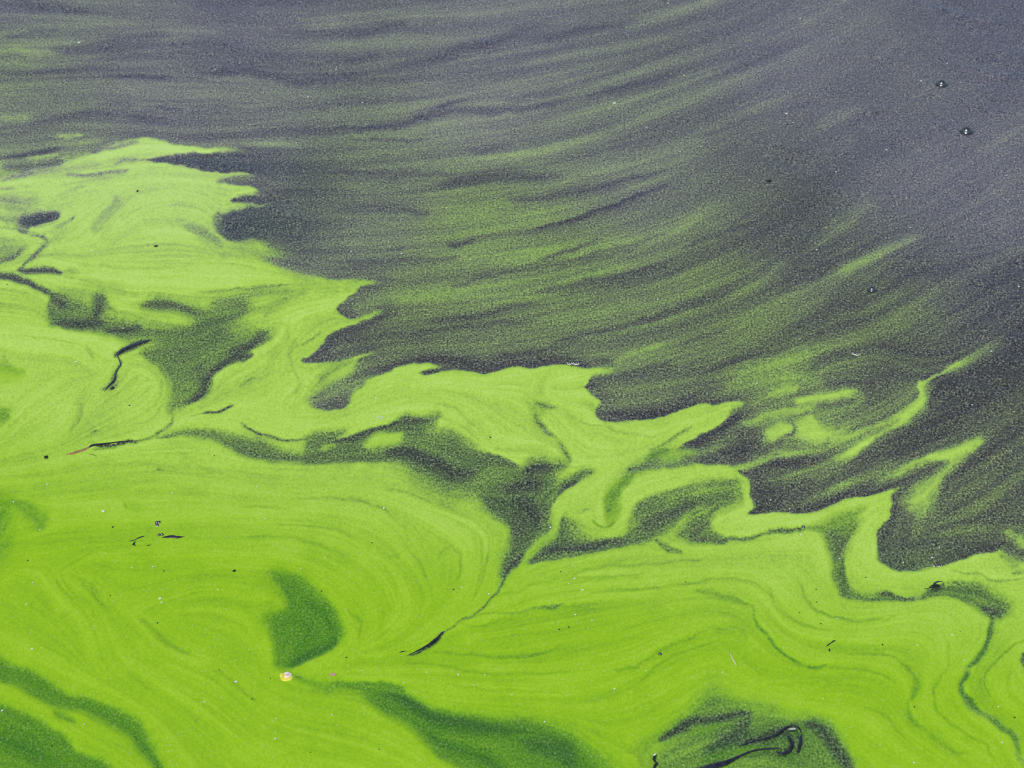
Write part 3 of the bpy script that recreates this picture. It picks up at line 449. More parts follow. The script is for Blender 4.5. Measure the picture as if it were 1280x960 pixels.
FD = FD+thin*calm*(1+.15*smooth((X-OX-700)/300))*(.028*L1+.028*L2+.034*L3+.09*(saw-.5)*(.3+.7*vnoise(55, 41)))*np.clip(FD/.25, .3, 1)+mid*(1-thin)*(.03*L1+.045*L2+.04*L3)+(1-thin)*(1-mid)*((.45+.55*patch)*(.022*L1+.022*L2-.125*threads)*(1+.9*upper)+(.022+.03*upper)*L3+.03)
FD += (vnoise(45, 23)+vnoise(20, 24)-1)*.045*(1-thin)+(vnoise(110, 25)+vnoise(50, 26)-1)*.11*thin*(1-calm)
FD = np.clip(FD, 0, 1.05)

# ---------------------------------------------------------------- materials
def new_mat(name):
    m = bpy.data.materials.new(name); m.use_nodes = True
    return m, m.node_tree.nodes, m.node_tree.links, m.node_tree.nodes['Principled BSDF']
def s2l(c): return tuple((v/255/12.92 if v < 10.3 else ((v/255+.055)/1.055)**2.4) for v in c)+(1,)
ALB = 1.0
def ramp_node(N, stops):
    r = N.new('ShaderNodeValToRGB'); e = r.color_ramp.elements
    while len(e) < len(stops): e.new(.5)
    for q, (p, c) in zip(e, stops): q.position = min(1, p*.87); q.color = tuple(ALB*x for x in s2l(c)[:3])+(1,)
    return r
def math_node(N, L, op, a, b=None, clamp=False):
    n = N.new('ShaderNodeMath'); n.operation = op; n.use_clamp = clamp
    for i, v in enumerate((a, b)):
        if v is None: continue
        if isinstance(v, (int, float)): n.inputs[i].default_value = v
        else: L.new(v, n.inputs[i])
    return n.outputs[0]
def map_range(N, L, v, a, b, c, d):
    n = N.new('ShaderNodeMapRange'); n.interpolation_type = 'SMOOTHSTEP'
    L.new(v, n.inputs[0])
    for i, x in enumerate((a, b, c, d)): n.inputs[i+1].default_value = x
    return n.outputs[0]
def noise_node(N, L, co, scale, detail=1.0, rough=.5, stretch=(1, .66, 1)):
    mp = N.new('ShaderNodeMapping'); mp.inputs['Scale'].default_value = stretch; L.new(co, mp.inputs[0])
    n = N.new('ShaderNodeTexNoise'); n.inputs['Scale'].default_value = scale; n.inputs['Detail'].default_value = detail; n.inputs['Roughness'].default_value = rough
    L.new(mp.outputs[0], n.inputs['Vector']); return n.outputs['Fac']
def bloom_material(name):
    m, N, L, B = new_mat(name)
    at = N.new('ShaderNodeAttribute'); at.attribute_name = 'bloom'
    sp = N.new('ShaderNodeSeparateColor'); L.new(at.outputs['Color'], sp.inputs[0]); D, G, K = sp.outputs
    co = N.new('ShaderNodeTexCoord').outputs['Object']
    g1 = noise_node(N, L, co, 590, 1.5, .62); g2 = noise_node(N, L, co, 60, 2, .5)
    amp = map_range(N, L, D, .5, .92, GR_THIN, GR_MAT)
    d = math_node(N, L, 'MULTIPLY_ADD', math_node(N, L, 'SUBTRACT', g1, .5), amp)
    n = d.node; L.new(D, n.inputs[2])
    d2 = math_node(N, L, 'MULTIPLY_ADD', math_node(N, L, 'SUBTRACT', g2, .5), .10); L.new(d, d2.node.inputs[2]); dr = math_node(N, L, 'MULTIPLY', d2, .87)
    r0 = ramp_node(N, RAMP_GREEN); r1 = ramp_node(N, RAMP_DEEP); r2 = ramp_node(N, RAMP_GREY)
    for r in (r0, r1, r2): L.new(dr, r.inputs[0])
    x1 = N.new('ShaderNodeMixRGB'); L.new(G, x1.inputs[0]); L.new(r0.outputs[0], x1.inputs[1]); L.new(r1.outputs[0], x1.inputs[2])
    x2 = N.new('ShaderNodeMixRGB'); L.new(K, x2.inputs[0]); L.new(x1.outputs[0], x2.inputs[1]); L.new(r2.outputs[0], x2.inputs[2])
    # the thin film is loose colonies: pale grains over dark gaps
    loose = math_node(N, L, 'MULTIPLY', map_range(N, L, D, .45, .85, 1, .12), map_range(N, L, G, .2, .9, 1, .35))
    loose = math_node(N, L, 'MULTIPLY', loose, map_range(N, L, noise_node(N, L, co, 95, 3, .6), .35, .65, .55, 1.35))
    up = math_node(N, L, 'MULTIPLY', map_range(N, L, g1, .50, .70, 0, GR_PALE), loose)
    dn = math_node(N, L, 'MULTIPLY', map_range(N, L, g1, .50, .32, 0, GR_GAP), loose)
    y1 = N.new('ShaderNodeMixRGB'); y1.blend_type = 'ADD'; L.new(up, y1.inputs[0]); L.new(x2.outputs[0], y1.inputs[1]); y1.inputs[2].default_value = (.34, .37, .26, 1)
    y2 = N.new('ShaderNodeMixRGB'); y2.blend_type = 'MULTIPLY'; L.new(dn, y2.inputs[0]); L.new(y1.outputs[0], y2.inputs[1]); y2.inputs[2].default_value = (.12, .12, .14, 1)
    x2 = y2
    # single paler colonies
    v = N.new('ShaderNodeTexVoronoi'); v.inputs['Scale'].default_value = 420; L.new(co, v.inputs['Vector'])
    sc = N.new('ShaderNodeSeparateColor'); L.new(v.outputs['Color'], sc.inputs[0])
    spot = math_node(N, L, 'MULTIPLY', math_node(N, L, 'GREATER_THAN', sc.outputs[0], .93), map_range(N, L, v.outputs['Distance'], .2, .5, 1, 0))
    spot = math_node(N, L, 'MULTIPLY', spot, .28)
    x3 = N.new('ShaderNodeMixRGB'); L.new(spot, x3.inputs[0]); L.new(x2.outputs[0], x3.inputs[1]); x3.inputs[2].default_value = (.5, .58, .3, 1)
    L.new(x3.outputs[0], B.inputs['Base Color'])
    L.new(map_range(N, L, D, .3, .8, .10, .62), B.inputs['Roughness']); B.inputs['IOR'].default_value = 1.33
    bp = N.new('ShaderNodeBump'); bp.inputs['Strength'].default_value = .25; bp.inputs['Distance'].default_value = .0006
    L.new(d2, bp.inputs['Height']); L.new(bp.outputs[0], B.inputs['Normal'])
    return m
GR_THIN, GR_MAT, GR_PALE, GR_GAP = .55, .30, .32, .58
RAMP_GREEN = [(0, (52, 49, 49)), (.25, (73, 73, 65)), (.42, (95, 104, 74)), (.55, (116, 137, 76)), (.7, (142, 176, 74)), (.95, (178, 215, 80)), (1.15, (196, 230, 114))]
RAMP_DEEP = [(0, (50, 96, 30)), (.3, (66, 122, 28)), (.6, (104, 157, 24)), (.95, (147, 193, 8)), (1.15, (169, 208, 45))]
RAMP_GREY = [(0, (60, 63, 84)), (.4, (112, 109, 115)), (.6, (142, 143, 130)), (.95, (190, 222, 116)), (1.15, (204, 232, 142))]  # grey grains, with bluish sky sheen painted into the darker stops
M_MAT = bloom_material('floating_algae'); M_WATER = bloom_material('pond_water')
def plain(name, c, rough=.6, c2=None, scale=300, ior=1.45, trans=0.0):
    m, N, L, B = new_mat(name)
    B.inputs['Roughness'].default_value = rough; B.inputs['IOR'].default_value = ior
    co = N.new('ShaderNodeTexCoord').outputs['Object']
    r = N.new('ShaderNodeValToRGB'); r.color_ramp.elements[0].color = c+(1,); r.color_ramp.elements[1].color = (c2 or tuple(min(1, q*1.6) for q in c))+(1,)
    r.color_ramp.elements[0].position = .35; r.color_ramp.elements[1].position = .65
    L.new(noise_node(N, L, co, scale, 3, .6, (1, 1, 1)), r.inputs[0]); L.new(r.outputs[0], B.inputs['Base Color'])
    if trans: B.inputs['Transmission Weight'].default_value = trans
    return m
M_DARK = plain('wet_dark_wood', (.008, .010, .016), .28, (.03, .035, .045))
M_SLATE = plain('wet_dark_leaf', (.018, .026, .045), .22, (.05, .065, .09))
M_BROWN = plain('dry_reddish_stem', (.20, .10, .035), .6, (.42, .26, .13), 500)
M_PALE = plain('pale_grey', (.40, .44, .36), .5)
M_WHITE = plain('white_chaff', (.62, .66, .52), .5, (.85, .86, .78))
M_PINK = plain('pink_flake', (.42, .24, .14), .55, (.62, .45, .33), 400)
M_YELLOW = plain('yellow_skin', (.66, .60, .03), .35, (.82, .76, .14), 200)
M_BLUSH = plain('pinkish_flesh', (.8, .62, .52), .4, (.88, .8, .72), 400)
M_BUBBLE = plain('bubble_film', (.006, .007, .006), .27, (.012, .012, .010), 50, 2.3)
M_FOAM = plain('foam_rim', (.5, .56, .42), .4, (.62, .66, .52), 300)
M_SEED = plain('black_seed', (.006, .008, .010), .35, (.02, .022, .02))
M_HUSK = plain('straw_husk', (.45, .48, .16), .6, (.62, .62, .3))

# ---------------------------------------------------------------- helpers for objects
COL = scene.collection
def link_mesh(name, me, mat, parent=None):
    o = bpy.data.objects.new(name, me); COL.objects.link(o)
    if mat and not me.materials: me.materials.append(mat)
    if parent: o.parent = parent
    return o
def tag(o, label, cat, group=None):
    o['label'] = label; o['category'] = cat
    if group: o['group'] = group
    return o
def empty(name, u, v, label, cat, group=None):
    o = bpy.data.objects.new(name, None); o.empty_display_size = .01; COL.objects.link(o)
    o.location = to_world(u, v)[0]; return tag(o, label, cat, group)
def flat(uv, z=0.0, base=None):
    """chart points -> plane points relative to base (u, v)"""
    b = to_world(*base)[0] if base else Vector()
    return [to_world(q[0], q[1])[0]-b+Vector((0, 0, z)) for q in uv]
def curve_pts(uv, step=2.0):
    p = np.array([(q[0], q[1], q[2] if len(q) > 2 else 1.0) for q in uv], float)
    return spline(p, False, step)
def tube(name, uv, mat, base, parent=None, z=.001, sides=8, flatness=.6, seed=1):
    """tapered, slightly knobbly stem lying on the water; uv = (u, v, radius in chart units)"""
    r = random.Random(seed); p = curve_pts(uv); b = to_world(*base)[0]; bm = bmesh.new(); rings = []
    P = [to_world(q[0], q[1]) for q in p]
    for i, q in enumerate(p):
        c = P[i][0]-b; t = (P[min(i+1, len(p)-1)][0]-P[max(i-1, 0)][0]).normalized(); nrm = Vector((-t.y, t.x, 0))
        rad = max(.15, q[2])*P[i][1]*r.uniform(.88, 1.12)
        rings.append([bm.verts.new(c+nrm*math.cos(a)*rad+Vector((0, 0, z+math.sin(a)*rad*flatness))) for a in [2*math.pi*k/sides for k in range(sides)]])
    for a, c in zip(rings, rings[1:]):
        for k in range(sides): bm.faces.new((a[k], a[(k+1) % sides], c[(k+1) % sides], c[k]))
    bm.faces.new(rings[0][::-1]); bm.faces.new(rings[-1])
    bmesh.ops.recalc_face_normals(bm, faces=bm.faces)
    me = bpy.data.meshes.new(name); bm.to_mesh(me); bm.free()
    for f in me.polygons: f.use_smooth = True
    return link_mesh(name, me, mat, parent)
def pebble_mesh(name, sx, sy, sz, mat, seed=0, rough=.18, sub=2):
    r = random.Random(seed); bm = bmesh.new(); bmesh.ops.create_icosphere(bm, subdivisions=sub, radius=1)
    ph = [r.uniform(0, 6.28) for _ in range(4)]
    for v in bm.verts:
        c = v.co; k = 1+rough*(math.sin(3*c.x+ph[0])*math.cos(2.5*c.y+ph[1])+.6*math.sin(5*c.y+4*c.z+ph[2]))
        v.co = Vector((c.x*k*sx, c.y*k*sy, c.z*k*sz))
    me = bpy.data.meshes.new(name); bm.to_mesh(me); bm.free(); me.materials.append(mat)
    for f in me.polygons: f.use_smooth = True
    return me
def flake_mesh(name, mat, seed):
    """thin curled chip, unit size"""
    r = random.Random(seed); bm = bmesh.new(); n = 7
    rim = [(math.cos(2*math.pi*k/n)*r.uniform(.7, 1.1), math.sin(2*math.pi*k/n)*r.uniform(.5, .8)) for k in range(n)]
    top = [bm.verts.new((x, y, .35+.25*x*x+r.uniform(-.05, .05))) for x, y in rim]; bot = [bm.verts.new((x*.96, y*.96, .1+.25*x*x)) for x, y in rim]
    ct = bm.verts.new((0, 0, .42)); cb = bm.verts.new((0, 0, .12))
    for k in range(n):
        j = (k+1) % n
        bm.faces.new((top[k], top[j], ct)); bm.faces.new((bot[j], bot[k], cb)); bm.faces.new((top[k], bot[k], bot[j], top[j]))
    me = bpy.data.meshes.new(name); bm.to_mesh(me); bm.free(); me.materials.append(mat)
    return me

# ---------------------------------------------------------------- pond water and algae mat
DX, DY = .00098, .00150
def axis(lo, hi, d, out_lo, out_hi):
    core = np.arange(lo, hi, d); a = [lo]; s = d
    while a[-1] > out_lo: s *= 1.35; a.append(a[-1]-s)
    b = [core[-1]]; s = d
    while b[-1] < out_hi: s *= 1.35; b.append(b[-1]+s)
    return np.concatenate([np.array(a[1:])[::-1], core, np.array(b[1:])])
ax = axis(-.60, .60, DX, -150, 150); ay = axis(1.47, 2.86, DY, -150, 900)
PX, PY = np.meshgrid(ax, ay); nx, ny = len(ax), len(ay)
dep = PY*math.cos(PITCH)+CAM_H*math.sin(PITCH); ok = dep > .3; dep = np.maximum(dep, .3)
hy = PY*math.sin(PITCH)-CAM_H*math.cos(PITCH)
U = 640+F_PX*PX/dep; V = 480-F_PX*hy/dep
cu = np.clip(U+OX, 0, CW-1.01); cv = np.clip(V+OY, 0, CH-1.01)
out = np.maximum(np.abs(U+OX-cu), np.abs(V+OY-cv)); wout = np.where(ok, smooth(out/220), 1)
def samp(a):
    xi = cu.astype(int); yi = cv.astype(int); fx = cu-xi; fy = cv-yi
    return a[yi, xi]*(1-fx)*(1-fy)+a[yi, xi+1]*fx*(1-fy)+a[yi+1, xi]*(1-fx)*fy+a[yi+1, xi+1]*fx*fy
far = .42+.22*np.sin(PX*2.1+1.3*np.sin(PY*1.7))*np.sin(PY*3.3+.8*np.sin(PX*2.3))+.1*np.sin(PY*11+2*np.sin(PX*4))
vD = samp(FD)*(1-wout)+far*wout; vG = samp(FG)*(1-wout)+.3*wout; vK = samp(FK)*(1-wout)+.4*wout
soft = samp(blur(FD, 3, 2))*(1-wout)+far*wout
Z = .0011*smooth((soft-.45)/.5)+.00004*samp(L1)*smooth((soft-.6)/.3)*(1-wout)+.00012*samp(L3)*smooth((soft-.6)/.3)*(1-wout)
rip = np.sin(PY*95+2.2*np.sin(PX*17+PY*9)+PX*31)*np.sin(PX*23-PY*14+1.7*np.sin(PY*21))+.6*np.sin(PY*160+3*np.sin(PX*29)+PX*60)
Z = Z+.00042*rip*(1-smooth((soft-.25)/.3))*(1-wout)
verts = np.stack([PX, PY, Z], -1).reshape(-1, 3).astype(np.float32)
cols = np.stack([vD, vG, vK, np.ones_like(vD)], -1).reshape(-1, 4).astype(np.float32)
i0 = (np.arange(ny-1)[:, None]*nx+np.arange(nx-1)[None]).ravel()
quads = np.stack([i0, i0+1, i0+1+nx, i0+nx], -1)
thick = soft.reshape(-1)[quads].mean(1) > .60
def sheet(name, q, mat, kind):
    used, inv = np.unique(q.ravel(), return_inverse=True)
    me = bpy.data.meshes.new(name); me.vertices.add(len(used)); me.vertices.foreach_set('co', verts[used].ravel())
    me.loops.add(q.size); me.loops.foreach_set('vertex_index', inv.astype(np.int32).ravel())
    me.polygons.add(len(q)); me.polygons.foreach_set('loop_start', np.arange(0, q.size, 4, dtype=np.int32))
    me.polygons.foreach_set('use_smooth', np.ones(len(q), bool))
    at = me.attributes.new('bloom', 'FLOAT_COLOR', 'POINT'); at.data.foreach_set('color', cols[used].ravel())
    me.update(calc_edges=True); me.materials.append(mat)
    o = bpy.data.objects.new(name, me); COL.objects.link(o); o['kind'] = kind
    return o
water = sheet('water', quads[~thick], M_WATER, 'structure')
mat_o = sheet('algae_mat', quads[thick], M_MAT, 'stuff')
mat_o['label'] = 'bright green swirling algae scum covering the near water'; mat_o['category'] = 'algae'
print('sheet', len(verts), len(quads))

# ---------------------------------------------------------------- bubbles
def bubble(u, v, r, label, parts=((0, 0, 1.0),), collar=None):
    t = empty('bubble', u, v, label, 'bubble'); s = to_world(u, v)[1]
    for k, (dx, dy, f) in enumerate(parts):
        rad = r*s*f; c = Vector((dx*s, dy*s, 0))
        bm = bmesh.new(); ns, nr = 20, 7; prev = None
        prof = [(1.0*math.cos(a), .95*math.sin(a)) for a in [math.pi/2*q/nr for q in range(nr)]]
        for (pr, pz) in prof:
            ring = [bm.verts.new(c+Vector((rad*pr*math.cos(2*math.pi*q/ns), rad*pr*math.sin(2*math.pi*q/ns), .0009+rad*pz))) for q in range(ns)]
            if prev:
                for q in range(ns): bm.faces.new((prev[q], prev[(q+1) % ns], ring[(q+1) % ns], ring[q]))
            prev = ring
        tv = bm.verts.new(c+Vector((0, 0, .0009+rad*.95)))
        for q in range(ns): bm.faces.new((prev[q], prev[(q+1) % ns], tv))
        me = bpy.data.meshes.new('dome'); bm.to_mesh(me); bm.free()
        for f_ in me.polygons: f_.use_smooth = True
        d = link_mesh('dome', me, M_BUBBLE, t)
        # the water climbs up around the dome: a flared collar
        bm = bmesh.new(); prev = None
        for pr, pz in ((.98, .30), (1.06, .17), (1.18, .08), (1.35, .03), (1.5, .0)):
            ring = [bm.verts.new(c+Vector((rad*pr*math.cos(2*math.pi*q/ns), rad*pr*math.sin(2*math.pi*q/ns), .0006+rad*pz))) for q in range(ns)]
            if prev:
                for q in range(ns): bm.faces.new((prev[(q+1) % ns], prev[q], ring[q], ring[(q+1) % ns]))
            prev = ring
        bmesh.ops.recalc_face_normals(bm, faces=bm.faces)
        me = bpy.data.meshes.new('water_collar'); bm.to_mesh(me); bm.free()
        for f_ in me.polygons: f_.use_smooth = True
        link_mesh('water_collar', me, collar or M_BUBBLE, t)
    return t
bubble(1177, 106, 5.4, 'dark ringed bubble, the upper of two on the bluish water')
bubble(1208, 165, 6.0, 'dark ringed bubble, the lower of two on the bluish water')
bubble(1090, 363, 4.2, 'small bubble on the grainy dark water, below the two bluish ones')
bubble(1069, 443, 2.2, 'tiny pair of joined bubbles above the green fingers', ((-1.5, .8, .9), (2, -1, 1.0)), M_FOAM)
bubble(197, 656, 2.6, 'cluster of dark bubbles in the near green mat, the upper one', ((-1.2, 2, 1), (1.6, 3, .9), (0, -3, .9), (-1.6, -.5, .5)), M_FOAM)
bubble(201, 670, 2.2, 'dark bubble pair touching a black sliver in the green mat', ((-2, 0, 1), (1.8, .6, 1)), M_FOAM)
bubble(1004, 660, 2.4, 'single tiny bubble in the thin channel beside the right inlet')
bubble(825, 819, 2.5, 'single tiny bubble on plain green algae near the bottom middle')
bubble(717, 455, 2.4, 'row of tiny bubbles on the straight edge of the mat', ((-5, 0, .9), (0, .6, .8), (3.5, 0, 1)), M_FOAM)
bubble(1172, 708, 2.2, 'froth of tiny bubbles at the foot of the dark right inlet', ((-4, 0, .7), (-1, 1, .8), (2, .4, .9), (5, 0, .8), (-2, -2, .6)), M_FOAM)

# ---------------------------------------------------------------- twigs, stems and leaves
b = (150, 450); t = empty('grass_blade', *b, 'dark slate leaf blade with a kinked stalk lying in the left mat', 'leaf')
tube('blade', [(145.5, 446, .9), (148, 442, 1.8), (155, 437, 2.6), (164, 433, 2.9), (174, 429.5, 2.6), (183, 427, 1.7), (191, 425.5, .4)], M_SLATE, b, t, .0009, 8, .25)
tube('stalk', [(146, 445, .9), (148.5, 449, .8), (150.5, 457, .75), (147, 463, .7), (144, 469, .8), (143.5, 475, .9), (138, 481, .8), (133, 487, .7), (130.5, 491, .3)], M_SLATE, b, t, .0011, 8, .5)
o = link_mesh('seed_bead', pebble_mesh('seed_bead', 2.4*to_world(*b)[1], 1.9*to_world(*b)[1], 1.4*to_world(*b)[1], M_SEED, 3), None, t); o.location = flat([(141, 486.5)], .0014, b)[0]; o.rotation_euler.z = .6
b = (114, 560); t = empty('twig', *b, 'thin twig with a reddish brown dry tip, in the left mat', 'twig')
tube('dry_tip', [(82.5, 570, .8), (89, 569, 1.6), (97, 566.5, 2.2), (105, 564, 1.9), (112, 560.5, 1.5)], M_BROWN, b, t, .0013, 8, .7)
tube('wet_stem', [(111, 561, 1.2), (115, 558.5, 2.0), (120, 557.3, 1.8), (135, 555.5, 1.2), (150, 553.5, 1.0), (165, 552.5, .7), (173, 552.2, .3)], M_DARK, b, t, .0012, 8, .6)
tube('side_shoot', [(110, 570, .3), (116, 570, .6), (121, 572, .3)], M_DARK, b, t, .0012, 6, .6)
b = (540, 804); t = empty('stem_sliver', *b, 'thin dark stem at the lower end of the seam line, bottom middle', 'stem')
tube('stem', [(511, 819.5, .3), (522, 814.5, .7), (532, 809, 1.1), (538, 805.5, 1.7), (543, 801.5, 1.9), (548, 797, 1.0), (555, 790, .4)], M_DARK, b, t, .0011, 8, .5)
tag(tube('bark_crumb', [(499.5, 817, .5), (502, 816.2, 1.0), (505, 815.4, .9), (508, 815, .4)], M_DARK, (503, 816), None, .0011), 'tiny black bark crumb at the lower tip of the seam line', 'bark')
bpy.data.objects['bark_crumb'].location = to_world(503, 816)[0]
b = (213, 672.5); o = tag(tube('wood_sliver', [(203, 673.3, .8), (209, 672.6, 2.4), (215, 672, 2.9), (221, 673, 3.0), (225, 672.6, 2.0), (231, 672.4, .5)], M_DARK, b, None, .0011, 8, .4), 'black sliver of wood beside the bubbles in the green mat', 'wood'); o.location = to_world(*b)[0]
b = (167, 681); t = empty('bent_stem', *b, 'small hooked dark stem left of the black wood sliver', 'stem')
tube('stem', [(181, 671.2, .6), (175, 673, 1.5), (170, 675.5, 1.0), (164, 677.5, 1.2), (160, 678.5, .4)], M_DARK, b, t, .0010, 6, .4)
tube('hook', [(169.5, 677, .4), (168, 680, 1.8), (167, 682, 2.1), (170.5, 684, .4)], M_DARK, b, t, .0010, 6, .4)
tube('barb', [(182, 684, .3), (186, 683, 1.5), (190, 681.8, .4)], M_DARK, b, t, .0010, 6, .4)
b = (960, 936); t = empty('sunken_branch', *b, 'black forked branch lying in the dark green pool at the bottom', 'branch')
tube('stem', [(856, 974, 7), (876, 965, 6.6), (893, 958.5, 5.4), (906, 955, 4.8), (914, 951.5, 3.4), (925, 946, 2.0), (940, 940, 1.5), (950, 938, 1.4), (962, 937, 1.4), (972, 936.5, 1.2), (978, 938, .6)], M_DARK, b, t, .0010, 10, .35)
tube('upper_branch', [(923, 934, .4), (945, 927, 1.0), (962, 923, 1.6), (970, 920, 2.0), (978, 914, 1.8), (985, 909.5, 1.5), (993, 908.5, 1.3), (998, 911, 1.6), (1001, 915, 1.0)], M_DARK, b, t, .0011, 8, .5)
tube('fork', [(985, 915, .4), (992, 915, .7), (997, 914.5, .4)], M_DARK, b, t, .0011, 6, .5)
tube('fork', [(985, 921, 1.0), (990, 930, 2.2), (988, 938, 2.6), (982, 942, 3.0), (976, 943.5, 2.4), (970, 940.5, .8)], M_DARK, b, t, .0010, 8, .4)
tube('fork', [(1001.5, 919, .7), (1001, 927, 1.9), (999.5, 934, 1.9), (998, 940, 1.6), (996.5, 944, .4)], M_DARK, b, t, .0010, 8, .4)
o = link_mesh('pale_patch', flake_mesh('pale_patch', M_PALE, 5), None, t); o.location = flat([(990, 912.5)], .0006, b)[0]; o.scale = (5.5*to_world(*b)[1], 2.6*to_world(*b)[1], .0012); o['label'] = 'pale patch on the black branch'  # small pale chip near the tip of the upper branch
b = (819, 951); t = empty('grub', *b, 'small black curled grub at the bottom edge, left of the sunken branch', 'grub')
tube('body', [(820.5, 946, .9), (818, 948, 1.7), (817, 951, 1.6), (819, 954, 1.4), (821, 956, 1.7), (818.5, 959, 1.8), (817, 963, 1.3)], M_SEED, b, t, .0016, 8, .9)
tube('pale_head', [(820, 944.5, .9), (818.5, 945.3, 1.3), (817.3, 946.6, .8)], M_WHITE, b, t, .0016, 6, .9)
b = (1168, 733); t = empty('drowned_insect', *b, 'black winged insect stuck beside the right inlet', 'insect')
tube('body', [(1161, 736, .4), (1164, 734.8, 1.5), (1168, 734, 2.2), (1172, 733.5, 2.0), (1174.5, 733, .7)], M_SEED, b, t, .0014, 8, .8)
tube('wing', [(1166, 733, .6), (1169, 730, 1.4), (1173, 728.3, 1.1), (1178, 728.5, .3)], M_SLATE, b, t, .0014, 6, .25)
tube('leg', [(1162, 736, .3), (1158, 737.5, .4), (1155, 737, .3)], M_SEED, b, t, .0012, 6, .8)
tube('leg', [(1173, 733, .3), (1174, 736, .4), (1176, 736.5, .3)], M_SEED, b, t, .0012, 6, .8)
b = (1037, 806); t = empty('broken_stalk', *b, 'short dark broken stalk on the right green mat', 'stalk')
tube('stalk', [(1032.5, 809.5, .4), (1035, 807.5, .8), (1039, 804.8, .8), (1042, 802.6, 1.3), (1044.5, 802.2, .5)], M_DARK, b, t, .0012, 6, .6)
tube('nub', [(1037, 812, .4), (1036.6, 814, 1.2), (1036.8, 816, .5)], M_DARK, b, t, .0012, 6, .6)
b = (915, 824); o = tag(tube('seed_husk', [(912.5, 816, .3), (913.5, 820, .7), (915.5, 825, 1.2), (918, 829, 1.2), (920.5, 833, .4)], M_HUSK, b, None, .0012, 8, .5), 'pale curved straw husk on the green algae near the bottom', 'husk'); o.location = to_world(*b)[0]

# the yellow bud and the flake beside it
b = (358, 847); s = to_world(*b)[1]; t = empty('flower_bud', *b, 'yellow bud with a pinkish opening floating at the lower left', 'bud')
o = link_mesh('sepal', pebble_mesh('sepal', 9.0*s, 9.6*s, 3.0*s, M_YELLOW, 4, .10, 3), None, t); o.location.z = .0004; o.rotation_euler.z = .3
o = link_mesh('petal', pebble_mesh('petal', 5.9*s, 6.4*s, 3.0*s, M_BLUSH, 9, .14, 3), None, t); o.location = (1.0*s, 1.4*s, 1.7*s); o.rotation_euler.z = .5
o = link_mesh('petal', pebble_mesh('petal', 2.2*s, 1.8*s, 1.6*s, M_PINK, 2, .12, 2), None, t); o.location = (1.6*s, .2*s, 3.7*s)
b = (416, 845); s = to_world(*b)[1]; o = tag(link_mesh('petal_flake', flake_mesh('petal_flake', M_PINK, 8), None), 'pinkish flake right of the yellow bud', 'flake'); o.location = to_world(*b)[0]+Vector((0, 0, .001)); o.scale = (5.2*s, 4.6*s, 3*s); o.rotation_euler.z = .35
b = (474, 523); s = to_world(*b)[1]; t = empty('foam_patch', *b, 'whitish foam smear below the curled dark inlet', 'foam')
for k, (dx, dy, q) in enumerate([(-4, 0, 3), (0, 2, 3.4), (4, 0, 2.6), (1, -2, 2.2), (-2, 4, 1.6)]):
    o = link_mesh('froth', flake_mesh('froth', M_PALE, 20+k), None, t); o.location = (dx*s, dy*s*1.4, .0008); o.scale = (q*s, q*s*1.2, .0008); o.rotation_euler.z = k*1.1

# ---------------------------------------------------------------- seeds and flecks
LAND = [('the yellow bud', 357, 846), ('the pair of ringed bubbles', 1192, 134), ('the brown tipped twig', 114, 560), ('the black wood sliver', 213, 672), ('the sunken branch', 960, 936),
    ('the black insect', 1168, 733), ('the thin seam stem', 540, 804), ('the kinked leaf blade', 160, 440), ('the broken stalk', 1037, 806), ('the foam smear', 474, 523), ('the lone bubble at right', 1090, 362),
    ('the bubble row', 717, 455), ('the straw husk', 915, 824), ('the channel bubble', 1004, 660), ('the flat dark seed', 961, 227), ('the narrow black seed', 172, 240)]
ORD = ['closest', 'second closest', 'third closest', 'fourth closest', 'fifth closest', 'sixth closest', 'seventh closest', 'eighth closest', 'ninth closest', 'tenth closest', 'eleventh closest', 'twelfth closest']
def single_out(head, spots):
    by = {}
    for k, q in enumerate(spots):
        d, nm, lu, lv = min((math.hypot(q[0]-u, q[1]-v), n_, u, v) for n_, u, v in LAND)
        du, dv = q[0]-lu, q[1]-lv
        side = ('right of' if du > 0 else 'left of') if abs(du) > abs(dv) else ('below' if dv > 0 else 'above')
        by.setdefault((side, nm), []).append((d, k))
    out = [''] * len(spots)
    for (side, nm), l in by.items():
        for n_, (d, k) in enumerate(sorted(l)): out[k] = '%s, the %s one %s %s' % (head, ORD[min(n_, 11)], side, nm)
    return out
def scatter_things(name, cat, label, group, meshes, spots, zs=.001):
    for k, (u, v, a, bsz, ang) in enumerate(spots):
        p, s = to_world(u, v); o = bpy.data.objects.new(name, meshes[k % len(meshes)]); COL.objects.link(o)
        o.location = p+Vector((0, 0, zs)); o.scale = (a*s, bsz*s, min(a, bsz)*s*.8); o.rotation_euler.z = ang; tag(o, label if isinstance(label, str) else label[k], cat, group)
seedm = [pebble_mesh('seed', 1, 1, .8, M_SEED, q, .15, 2) for q in range(3)]
for u, v, a, c, an, lab in [(58, 573, 3.0, 3.4, .5, 'black oval seed left of the brown tipped twig'), (293, 715, 2.6, 2.2, .3, 'black seed on plain green, right of the wood sliver'),
    (195, 309, 2.8, 2.2, .3, 'black seed on the pale upper mat, the lower of two'), (172, 240, 1.4, 3.2, .1, 'narrow black seed on the pale upper mat, the upper of two'),
    (961, 227, 3.4, 1.8, 0, 'flat dark seed on the dark grainy water')]:
    scatter_things('seed', 'seed', lab, None, seedm, [(u, v, a, c, an)])
r_ = random.Random(4)
